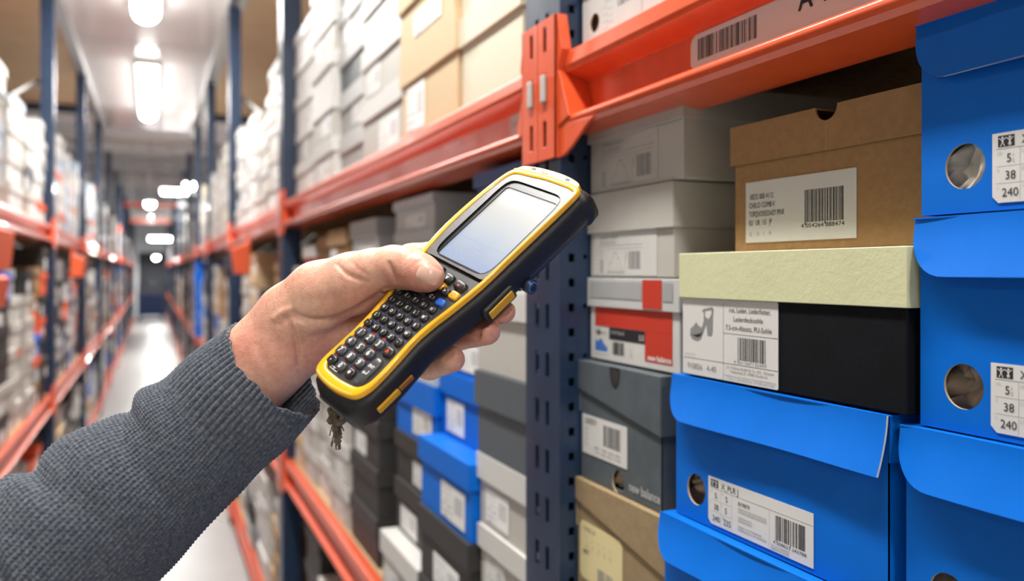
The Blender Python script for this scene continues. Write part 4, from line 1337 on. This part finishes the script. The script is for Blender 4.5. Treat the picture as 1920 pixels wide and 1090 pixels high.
chains_palm = [
    [(300, 880, 585, 32), (425, 750, 597, 31), (503, 672, 604, 29.5), (560, 632, 610, 26), (625, 622, 618, 21), (700, 610, 626, 18)],
    [(503, 660, 604, 29), (548, 598, 601, 25), (600, 553, 595, 23), (665, 530, 589, 21)],
    [(665, 530, 589, 21), (700, 514, 583, 17.0), (738, 502, 576, 14.6), (765, 503, 567, 14.0), (790, 512, 557, 12.0), (804, 518, 552, 10.4)],
    [(560, 600, 612, 24), (640, 565, 622, 19), (720, 520, 622, 15), (772, 490, 618, 12), (840, 470, 612, 9)],
    [(560, 640, 610, 24), (660, 630, 624, 17), (730, 610, 626, 15)],
]
chains_f = [
    [(700, 560, 626, 13), (810, 580, 618, 10.5), (892, 590, 600, 9.6), (944, 584, 566, 8.2)],
    [(690, 600, 628, 13), (790, 620, 616, 10.5), (862, 630, 590, 9.8), (912, 621, 560, 9.4)],
    [(670, 640, 624, 12), (750, 672, 610, 9.6), (806, 688, 588, 9.0), (847, 674, 560, 8.8)],
]


def capsule(X, a, ra, b, rb):
    pa = X - a; ba = b - a
    h = np.clip((pa @ ba) / (ba @ ba), 0, 1)
    return np.linalg.norm(pa - h[..., None] * ba, axis=-1) - (ra + (rb - ra) * h)


def smin(a, b, k):
    h = np.clip(.5 + .5 * (b - a) / k, 0, 1)
    return b + (a - b) * h - k * h * (1 - h)


allp = [(PC(*p_[:3]), p_[3]) for c in chains_palm + chains_f for p_ in c[0:]]
lo = np.min([p_ - r_ for p_, r_ in allp], axis=0) - 4
hi = np.max([p_ + r_ for p_, r_ in allp], axis=0) + 4
lo[0] = PC(400, 700, 600)[0] - 10
G = 1.35
nx, ny, nz = [int(math.ceil((hi[i] - lo[i]) / G)) + 1 for i in range(3)]
gx = (lo[0] + G * np.arange(nx)).astype(np.float32); gy = (lo[1] + G * np.arange(ny)).astype(np.float32); gz = (lo[2] + G * np.arange(nz)).astype(np.float32)
X = np.stack(np.meshgrid(gx, gy, gz, indexing='ij'), -1)


def chain_field(c, k):
    F = None
    for (p0, p1) in zip(c[:-1], c[1:]):
        f = capsule(X, PC(*p0[:3]).astype(np.float32), p0[3], PC(*p1[:3]).astype(np.float32), p1[3])
        F = f if F is None else smin(F, f, k)
    return F


F = None
for c in chains_palm[:2]:
    f = chain_field(c, 5); F = f if F is None else smin(F, f, 4.5)
f3 = chain_field(chains_palm[2], 4)
F = smin(F, f3, 4)
for c in chains_palm[3:]:
    F = smin(F, chain_field(c, 5), 6)
Ff = None
for c in chains_f:
    f = chain_field(c, 2); Ff = f if Ff is None else smin(Ff, f, .6)
F = smin(F, Ff, 5)
# keep the flesh out of the scanner: carve the housing's volume with a small gap
Q = (X - TCAM.astype(np.float32)) @ RC.astype(np.float32)      # device local, z away from the viewer
qx, qy, qz = Q[..., 0], Q[..., 1], -Q[..., 2]
YY = np.array(sorted({p_[1] for p_ in OUT}))
xl = np.interp(qy, YY, [edge_x(y, -1) - 2.8 for y in YY]); xr = np.interp(qy, YY, [edge_x(y, 1) + 3.0 for y in YY])
dd = np.maximum(np.maximum(xl - qx, qx - xr), np.maximum(qz - 1.6, -31.0 - qz))
dd = np.maximum(dd, np.maximum(-157 - qy, qy - 60))
F = np.maximum(F, -dd + .0)
# surface nets
S_ = F < 0
cnt = np.zeros((nx - 1, ny - 1, nz - 1), np.float32); acc = np.zeros((nx - 1, ny - 1, nz - 1, 3), np.float32)
cor = lambda A, i, j, k: A[i:nx - 1 + i, j:ny - 1 + j, k:nz - 1 + k]
for a in [(0, 0, 0), (0, 0, 1), (0, 1, 0), (0, 1, 1), (1, 0, 0), (1, 0, 1), (1, 1, 0), (1, 1, 1)]:
    for axn in range(3):
        if a[axn]: continue
        b_ = list(a); b_[axn] = 1
        fa, fb = cor(F, *a), cor(F, *b_)
        m_ = (fa < 0) != (fb < 0)
        t = np.where(m_, fa / np.where(m_, fa - fb, 1), 0)
        pos = np.zeros(acc.shape, np.float32) + np.array(a, np.float32); pos[..., axn] += t
        acc += pos * m_[..., None]; cnt += m_
act = cnt > 0
idx = -np.ones(cnt.shape, int); idx[act] = np.arange(act.sum())
ijk = np.argwhere(act)
V = (acc[act] / cnt[act][:, None] + ijk) * G + lo
quads = []
for axn in range(3):
    o1_, o2_ = [(1, 2), (2, 0), (0, 1)][axn]
    sl0 = [slice(None)] * 3; sl1 = [slice(None)] * 3
    sl0[axn] = slice(0, -1); sl1[axn] = slice(1, None)
    ch_ = S_[tuple(sl0)] != S_[tuple(sl1)]
    e_ = np.argwhere(ch_)
    sh = cnt.shape
    ok = np.all([e_[:, o1_] > 0, e_[:, o1_] < sh[o1_], e_[:, o2_] > 0, e_[:, o2_] < sh[o2_]], axis=0)
    e_ = e_[ok]
    d1 = np.zeros(3, int); d1[o1_] = 1; d2 = np.zeros(3, int); d2[o2_] = 1
    g_ = lambda q: idx[q[:, 0], q[:, 1], q[:, 2]]
    qd = np.stack([g_(e_ - d1 - d2), g_(e_ - d2), g_(e_), g_(e_ - d1)], 1)
    ins_ = S_[e_[:, 0], e_[:, 1], e_[:, 2]]
    qd = np.where(ins_[:, None], qd, qd[:, ::-1])
    quads.append(qd[(qd >= 0).all(1)])
quads = np.concatenate(quads)
# smooth
E_ = np.concatenate([quads[:, [0, 1]], quads[:, [1, 2]], quads[:, [2, 3]], quads[:, [3, 0]]]); E_ = np.unique(np.sort(E_, 1), axis=0)
deg = np.bincount(E_.ravel(), minlength=len(V)).astype(float)


def lap(V, lam):
    s_ = np.zeros_like(V)
    for c in range(3):
        s_[:, c] = np.bincount(E_[:, 0], V[E_[:, 1], c], len(V)) + np.bincount(E_[:, 1], V[E_[:, 0], c], len(V))
    return V + lam * (s_ / deg[:, None] - V)


for _ in range(6): V = lap(lap(V, .5), -.48)


def vnormals(V):
    n_ = np.cross(V[quads[:, 2]] - V[quads[:, 0]], V[quads[:, 3]] - V[quads[:, 1]])
    N_ = np.zeros_like(V)
    for k in range(4):
        for c in range(3): N_[:, c] += np.bincount(quads[:, k], n_[:, c], len(V))
    return N_ / (np.linalg.norm(N_, axis=1, keepdims=True) + 1e-9)


N_ = vnormals(V)
# orient outward: towards growing field
ctr = np.clip(((V - lo) / G).round().astype(int), 0, [nx - 2, ny - 2, nz - 2])
step_ = np.clip(((V + N_ * 3 - lo) / G).round().astype(int), 0, [nx - 1, ny - 1, nz - 1])
if np.median(F[step_[:, 0], step_[:, 1], step_[:, 2]]) < 0: N_ = -N_
px_ = 960 + FPX * V[:, 0] / V[:, 2]; py_ = 510 - FPX * V[:, 1] / V[:, 2]
facing = np.clip(-(N_ * V).sum(1) / np.linalg.norm(V, axis=1) * 2.5, 0, 1)
near_side = facing * (V[:, 2] < 618)


def crease(pts, depth, width):
    global V
    best = np.full(len(V), 1e9)
    pts = [tuple(q) for q in cr(pts, 5, False)]
    fade = np.ones(len(V))
    L = len(pts) - 1
    for i, (a, b_) in enumerate(zip(pts[:-1], pts[1:])):
        a, b_ = np.array(a), np.array(b_)
        ba = b_ - a
        h = np.clip(((px_ - a[0]) * ba[0] + (py_ - a[1]) * ba[1]) / (ba @ ba), 0, 1)
        d = np.hypot(px_ - a[0] - h * ba[0], py_ - a[1] - h * ba[1])
        u = (i + h) / L
        m_ = d < best
        best = np.where(m_, d, best); fade = np.where(m_, np.clip(4 * u * (1 - u), 0, 1) ** .4, fade)
    V = V - N_ * (depth * np.exp(-(best / width) ** 2) * fade * near_side)[:, None]


crease([(735, 540), (700, 562), (676, 578), (640, 596), (600, 602), (568, 597), (545, 585)], 3.6, 6)
crease([(640, 606), (590, 616), (545, 606)], -1.2, 9)
crease([(536, 590), (550, 625), (558, 655), (560, 690)], 2.2, 5)
crease([(548, 592), (566, 628), (572, 650)], 1.0, 3.5)
crease([(512, 602), (528, 586), (548, 578)], -1.6, 5)
crease([(524, 612), (536, 598), (556, 592)], 1.2, 4)
crease([(630, 493), (648, 512), (668, 522), (694, 530)], 1.6, 4)
crease([(655, 488), (676, 508), (700, 522)], .5, 3)
crease([(728, 490), (733, 510), (742, 532)], 1.8, 4)
crease([(738, 500), (742, 515), (750, 530)], .6, 3)
crease([(764, 484), (772, 476), (784, 472)], .5, 2.6)
crease([(755, 492), (764, 480), (776, 472)], .4, 2.4)
crease([(772, 505), (778, 495), (792, 486)], .7, 3)
crease([(480, 640), (500, 690), (510, 730)], .8, 8)
crease([(560, 560), (600, 565), (640, 555)], .6, 9)
for _ in range(1): V = lap(V, .25)
Vw = (V / 1000) @ CW.T + np.array([0, 0, EYE])

skin = bpy.data.materials.new('skin'); skin.use_nodes = True
nt = skin.node_tree; bs = nt.nodes['Principled BSDF']
bs.inputs['Roughness'].default_value = .47; bs.inputs['Subsurface Weight'].default_value = .12; bs.inputs['Subsurface Radius'].default_value = (1, .35, .2); bs.inputs['Subsurface Scale'].default_value = .006
tc = nt.nodes.new('ShaderNodeTexCoord')


def noise(scale, det=4):
    n_ = nt.nodes.new('ShaderNodeTexNoise'); n_.inputs['Scale'].default_value = scale; n_.inputs['Detail'].default_value = det
    nt.links.new(tc.outputs['Object'], n_.inputs['Vector']); return n_


n1 = noise(22); r1 = nt.nodes.new('ShaderNodeValToRGB'); nt.links.new(n1.outputs['Fac'], r1.inputs[0])
r1.color_ramp.elements[0].position = .35; r1.color_ramp.elements[0].color = (.74, .45, .32, 1)
r1.color_ramp.elements[1].position = .66; r1.color_ramp.elements[1].color = (.66, .29, .21, 1)
n2 = noise(260, 3); mx = nt.nodes.new('ShaderNodeMix'); mx.data_type = 'RGBA'; mx.blend_type = 'MULTIPLY'; mx.inputs[0].default_value = .35
r2 = nt.nodes.new('ShaderNodeValToRGB'); nt.links.new(n2.outputs['Fac'], r2.inputs[0]); r2.color_ramp.elements[0].position = .35; r2.color_ramp.elements[0].color = (.72, .6, .55, 1); r2.color_ramp.elements[1].position = .6; r2.color_ramp.elements[1].color = (1, 1, 1, 1)
nt.links.new(r1.outputs[0], mx.inputs[6]); nt.links.new(r2.outputs[0], mx.inputs[7]); nt.links.new(mx.outputs[2], bs.inputs['Base Color'])
vo = nt.nodes.new('ShaderNodeTexVoronoi'); vo.inputs['Scale'].default_value = 700; nt.links.new(tc.outputs['Object'], vo.inputs['Vector'])
n3_ = noise(180, 5); am = nt.nodes.new('ShaderNodeMath'); am.operation = 'MULTIPLY_ADD'; am.inputs[1].default_value = 1.6; nt.links.new(n3_.outputs['Fac'], am.inputs[0]); nt.links.new(vo.outputs['Distance'], am.inputs[2])
bp = nt.nodes.new('ShaderNodeBump'); bp.inputs['Strength'].default_value = .22; bp.inputs['Distance'].default_value = .0006; nt.links.new(am.outputs[0], bp.inputs['Height']); nt.links.new(bp.outputs['Normal'], bs.inputs['Normal'])

me = bpy.data.meshes.new('person')
me.from_pydata([tuple(v) for v in Vw], [], [tuple(q) for q in quads.tolist()])
me.materials.append(skin)
bm = bmesh.new(); bm.from_mesh(me); bmesh.ops.recalc_face_normals(bm, faces=bm.faces)
for f_ in bm.faces: f_.smooth = True
# drop stray islands left by the carving
seen = set(); comps = []
for v in bm.verts:
    if v in seen: continue
    st_ = [v]; seen.add(v); comp = [v]
    while st_:
        q = st_.pop()
        for ed in q.link_edges:
            w2 = ed.other_vert(q)
            if w2 not in seen: seen.add(w2); st_.append(w2); comp.append(w2)
    comps.append(comp)
comps.sort(key=len)
for c in comps[:-1]: bmesh.ops.delete(bm, geom=c, context='VERTS')
bm.to_mesh(me)
person = bpy.data.objects.new('person', me); C.objects.link(person)
tag(person, 'person reaching in with one bare hand, thumb on the keypad, in a grey knitted sleeve', 'person')
from mathutils.bvhtree import BVHTree
bvh = BVHTree.FromBMesh(bm); bm.free()


def hit(px, py):
    d = (P(px, py, 1) - Vector((0, 0, EYE))).normalized()
    return bvh.ray_cast(Vector((0, 0, EYE)), d)


# thumbnail
nail = mat('nail', (.72, .44, .34), .3, coat=.3)
c0, ux, uy = np.array([804.5, 515.0]), np.array([20.5, 9.5]), np.array([-9.0, 14.5])
vs, fs = [], []
na, nb_ = 14, 10
okn = True
for j in range(nb_ + 1):
    for i in range(na + 1):
        u, v = -1 + 2 * i / na, -1 + 2 * j / nb_
        su = u * math.sqrt(1 - v * v * .30); sv = v * math.sqrt(1 - u * u * .38)
        q = c0 + ux * su + uy * sv
        h_ = hit(q[0], q[1])
        if h_[0] is None: okn = False; continue
        lift = .00075 * (1 - max(abs(su), abs(sv)) ** 6) + .00005 + (.0004 if su > .7 else 0)
        vs.append(h_[0] + h_[1] * lift)
if okn:
    fs = [(j * (na + 1) + i, j * (na + 1) + i + 1, (j + 1) * (na + 1) + i + 1, (j + 1) * (na + 1) + i) for j in range(nb_) for i in range(na)]
    bd = MB(); bd.add(vs, fs, nail, True); bd.build('thumbnail', person)
# short arm hairs on the wrist's upper edge
hair = mat('arm_hair', (.10, .055, .03), .6)
bd = MB(); rr_ = random.Random(5)
for k in range(45):
    t = rr_.random()
    px = 452 + t * 110 + rr_.uniform(-3, 3); py = 606 - t * 95 + rr_.uniform(1, 12)
    h_ = hit(px, py)
    if h_[0] is None: continue
    nrm = h_[1]; tg = (Vector((CT, -ST, .9)) + Vector((rr_.uniform(-.6, .6), rr_.uniform(-.6, .6), rr_.uniform(-.4, .6)))).normalized()
    p0 = h_[0]; q = [p0 + (nrm * a * .8 + tg * a * 1.1 + nrm * a * a * 60 * rr_.uniform(-1, 1)) for a in (0, .0015, .0030, .0045)]
    bd.tube(q, [.00003, .00003, .000025, .00002], hair, 4, cap=False)
tag(bd.build('arm_hair', person), kind='stuff')

# ---------------------------------------------------------------- knitted sleeve
path = [(515, 693, 603, 42.0), (470, 734, 598, 44.5), (425, 775, 592, 46.0), (345, 850, 582, 47.5), (240, 930, 565, 52.5), (150, 1010, 548, 54), (40, 1110, 530, 57), (-90, 1225, 508, 60)]
pc = np.array([list(PC(*p_[:3])) + [p_[3]] for p_ in path])
fine = np.array(cr([tuple(r_) for r_ in pc], 24, False))
seg = np.concatenate([[0], np.cumsum(np.linalg.norm(np.diff(fine[:, :3], axis=0), axis=1))])
TOT = seg[-1]
du = .62
s_arr = np.arange(0, TOT - 1, du)
ctr = np.stack([np.interp(s_arr, seg, fine[:, k]) for k in range(3)], 1)
rad = np.interp(s_arr, seg, fine[:, 3])
kern = np.exp(-np.linspace(-2, 2, 61) ** 2); kern /= kern.sum()
ctrp = np.stack([np.convolve(np.pad(ctr[:, k], 30, mode='reflect', reflect_type='odd'), kern, 'valid') for k in range(3)], 1)
tan = np.gradient(ctrp, axis=0); tan /= np.linalg.norm(tan, axis=1, keepdims=True)
view = ctrp / np.linalg.norm(ctrp, axis=1, keepdims=True)
n1v = np.cross(tan, view); n1v /= np.linalg.norm(n1v, axis=1, keepdims=True)      # in the image plane
n2v = np.cross(n1v, tan)                                                            # along the view
if (n2v * view).sum() > 0: n2v = -n2v                                               # towards the camera
NA = 720
A = TAU * np.arange(NA) / NA
ca, sa = np.cos(A), np.sin(A)          # ca: in image plane, sa: towards the camera
# which way does n1v point? make ca=+1 the lower outline
low_is = 1 if n1v[0, 1] < 0 else -1
n1v = n1v * low_is


def surf(si, inner=False):
    """rows of the sleeve for arc length indices si -> (len, NA, 3)"""
    s_ = s_arr[si][:, None]; R_ = rad[si][:, None]
    a = A[None, :]
    blend = 1 / (1 + np.exp(-(s_ - 58 - 5 * np.sin(a * 2)) / 3.0))
    ph = a + .0016 * s_ * np.sin(a + .5)
    w_ = .35 * np.sin(s_ / 31 + 1.7 * np.sin(a)) + .2 * np.sin(s_ / 17 + a * 3)
    cuff = np.abs(np.cos(ph * 66 / 2)) ** .55 * 1.0
    cuff = cuff * (.93 + .07 * np.cos(TAU * s_ / 3.0))
    fr = (ph * 112 / TAU) % 1.0
    body = np.abs(np.sin(fr * math.pi)) ** .6 * (.76 + .24 * np.cos(TAU * s_ / 2.7 + 3.2 * np.abs(fr - .5) * 2)) * .95
    disp = (1 - blend) * cuff + blend * body
    jit = .25 * np.sin(37 * a + s_ * 1.3) * np.sin(s_ * .71 + 11 * a)
    # folds
    up = np.clip(-ca[None, :], 0, 1) ** 1.2; lowm = np.clip(ca[None, :], 0, 1)
    fold = 1.6 * np.sin(s_ / 19.0 + 1.2 * np.cos(a - 1)) * np.clip(s_ / 120, 0, 1)
    g_ = lambda c, wd: np.exp(-((s_ - c) / wd) ** 2)
    fold += (4.2 * g_(73, 12) - 3.2 * g_(90, 6) + 4.0 * g_(128, 15) - 4.5 * g_(151, 6) + 3.5 * g_(165, 8)) * up
    sl = s_ - 45 * sa[None, :]
    fold += (-6.5 * np.exp(-((sl - 156) / 4.5) ** 2) + 4.5 * np.exp(-((sl - 168) / 8) ** 2) + 2.0 * np.exp(-((s_ - 14 * sa[None, :] - 72) / 12) ** 2) - 2.2 * np.exp(-((s_ - 14 * sa[None, :] - 92) / 6) ** 2) - 2.0 * np.exp(-((s_ - 22 * sa[None, :] - 122) / 6) ** 2)) * np.clip(sa[None, :] + .3, 0, 1) * np.clip(.75 - ca[None, :], 0, 1)
    cuffin = -2.0 * np.exp(-((s_ - 52) / 14) ** 2)
    rr2 = R_ - 1.0 + disp * (2.5 - .6 * blend) + jit * blend * .5 + fold + cuffin
    if inner: rr2 = R_ - 2.2 + .8 * np.abs(np.cos(ph * 33))
    fl = .84
    off = (14.5 * (sa[None, :]) + 1.0 * np.sin(7 * a) + .6 * np.sin(19 * a)) * np.exp(-s_ / 40.0)       # the cuff rim leans open towards the camera
    c3 = ctr[si][:, None, :] + tan[si][:, None, :] * (off[..., None])
    return c3 + n1v[si][:, None, :] * (rr2 * ca[None, :])[..., None] + n2v[si][:, None, :] * (rr2 * fl * sa[None, :])[..., None]


inn_i = np.arange(70, -1, -5)
P_in = surf(inn_i, True)
P_out = surf(np.arange(len(s_arr)))
PP = np.concatenate([P_in, P_out]).reshape(-1, 3)
PPw = (PP / 1000) @ CW.T + np.array([0, 0, EYE])
R_n = len(inn_i) + len(s_arr)
ii_ = np.arange(R_n - 1)[:, None] * NA + np.arange(NA)[None, :]
jj_ = np.arange(R_n - 1)[:, None] * NA + (np.arange(NA)[None, :] + 1) % NA
Q4 = np.stack([ii_, jj_, jj_ + NA, ii_ + NA], -1).reshape(-1, 4)
knit = bpy.data.materials.new('grey_knit'); knit.use_nodes = True
nt = knit.node_tree; bs = nt.nodes['Principled BSDF']; bs.inputs['Roughness'].default_value = .95; bs.inputs['Sheen Weight'].default_value = .25; bs.inputs['Specular IOR Level'].default_value = .15
tc = nt.nodes.new('ShaderNodeTexCoord')
n1 = noise(420, 3); r1 = nt.nodes.new('ShaderNodeValToRGB'); nt.links.new(n1.outputs['Fac'], r1.inputs[0])
e = r1.color_ramp.elements; e[0].position = .32; e[0].color = (.050, .062, .088, 1); e[1].position = .72; e[1].color = (.145, .158, .18, 1)
q = e.new(.5); q.color = (.085, .10, .125, 1)
nt.links.new(r1.outputs[0], bs.inputs['Base Color'])
n2 = noise(2200, 3); bp = nt.nodes.new('ShaderNodeBump'); bp.inputs['Strength'].default_value = .8; bp.inputs['Distance'].default_value = .0006; nt.links.new(n2.outputs['Fac'], bp.inputs['Height']); nt.links.new(bp.outputs['Normal'], bs.inputs['Normal'])
me = bpy.data.meshes.new('sweater_sleeve')
me.vertices.add(len(PPw)); me.vertices.foreach_set('co', PPw.astype(np.float32).ravel())
me.loops.add(Q4.size); me.loops.foreach_set('vertex_index', Q4.ravel().astype(np.int32))
me.polygons.add(len(Q4)); me.polygons.foreach_set('loop_start', np.arange(0, Q4.size, 4, dtype=np.int32)); me.polygons.foreach_set('loop_total', np.full(len(Q4), 4, np.int32))
me.materials.append(knit); me.update(calc_edges=True); me.validate()
me.polygons.foreach_set('use_smooth', np.ones(len(me.polygons), bool))
bm = bmesh.new(); bm.from_mesh(me); bmesh.ops.recalc_face_normals(bm, faces=bm.faces); bm.to_mesh(me)
bvs = BVHTree.FromBMesh(bm); bm.free()
o = bpy.data.objects.new('sweater_sleeve', me); C.objects.link(o); o.parent = person
tag(o, 'grey ribbed knit sleeve')
# loose fuzz on the wool
fz = mat('wool_fuzz', (.30, .32, .34), .9)
bd = MB(); rr_ = random.Random(9)
for k in range(420):
    px = rr_.uniform(0, 560); py = rr_.uniform(600, 1088)
    d = (P(px, py, 1) - Vector((0, 0, EYE))).normalized()
    h_ = bvs.ray_cast(Vector((0, 0, EYE)), d)
    if h_[0] is None: continue
    p0 = h_[0] + h_[1] * .0002; q = [p0]; dr = Vector((rr_.uniform(-1, 1), rr_.uniform(-1, 1), rr_.uniform(-1, 1)))
    for t in range(5):
        dr = (dr + Vector((rr_.uniform(-1, 1), rr_.uniform(-1, 1), rr_.uniform(-1, 1))) * .8).normalized()
        q.append(q[-1] + dr * .0009 + h_[1] * .0003)
    bd.tube(q, .00006, fz, 3, cap=False)
tag(bd.build('wool_fuzz', person), kind='stuff')
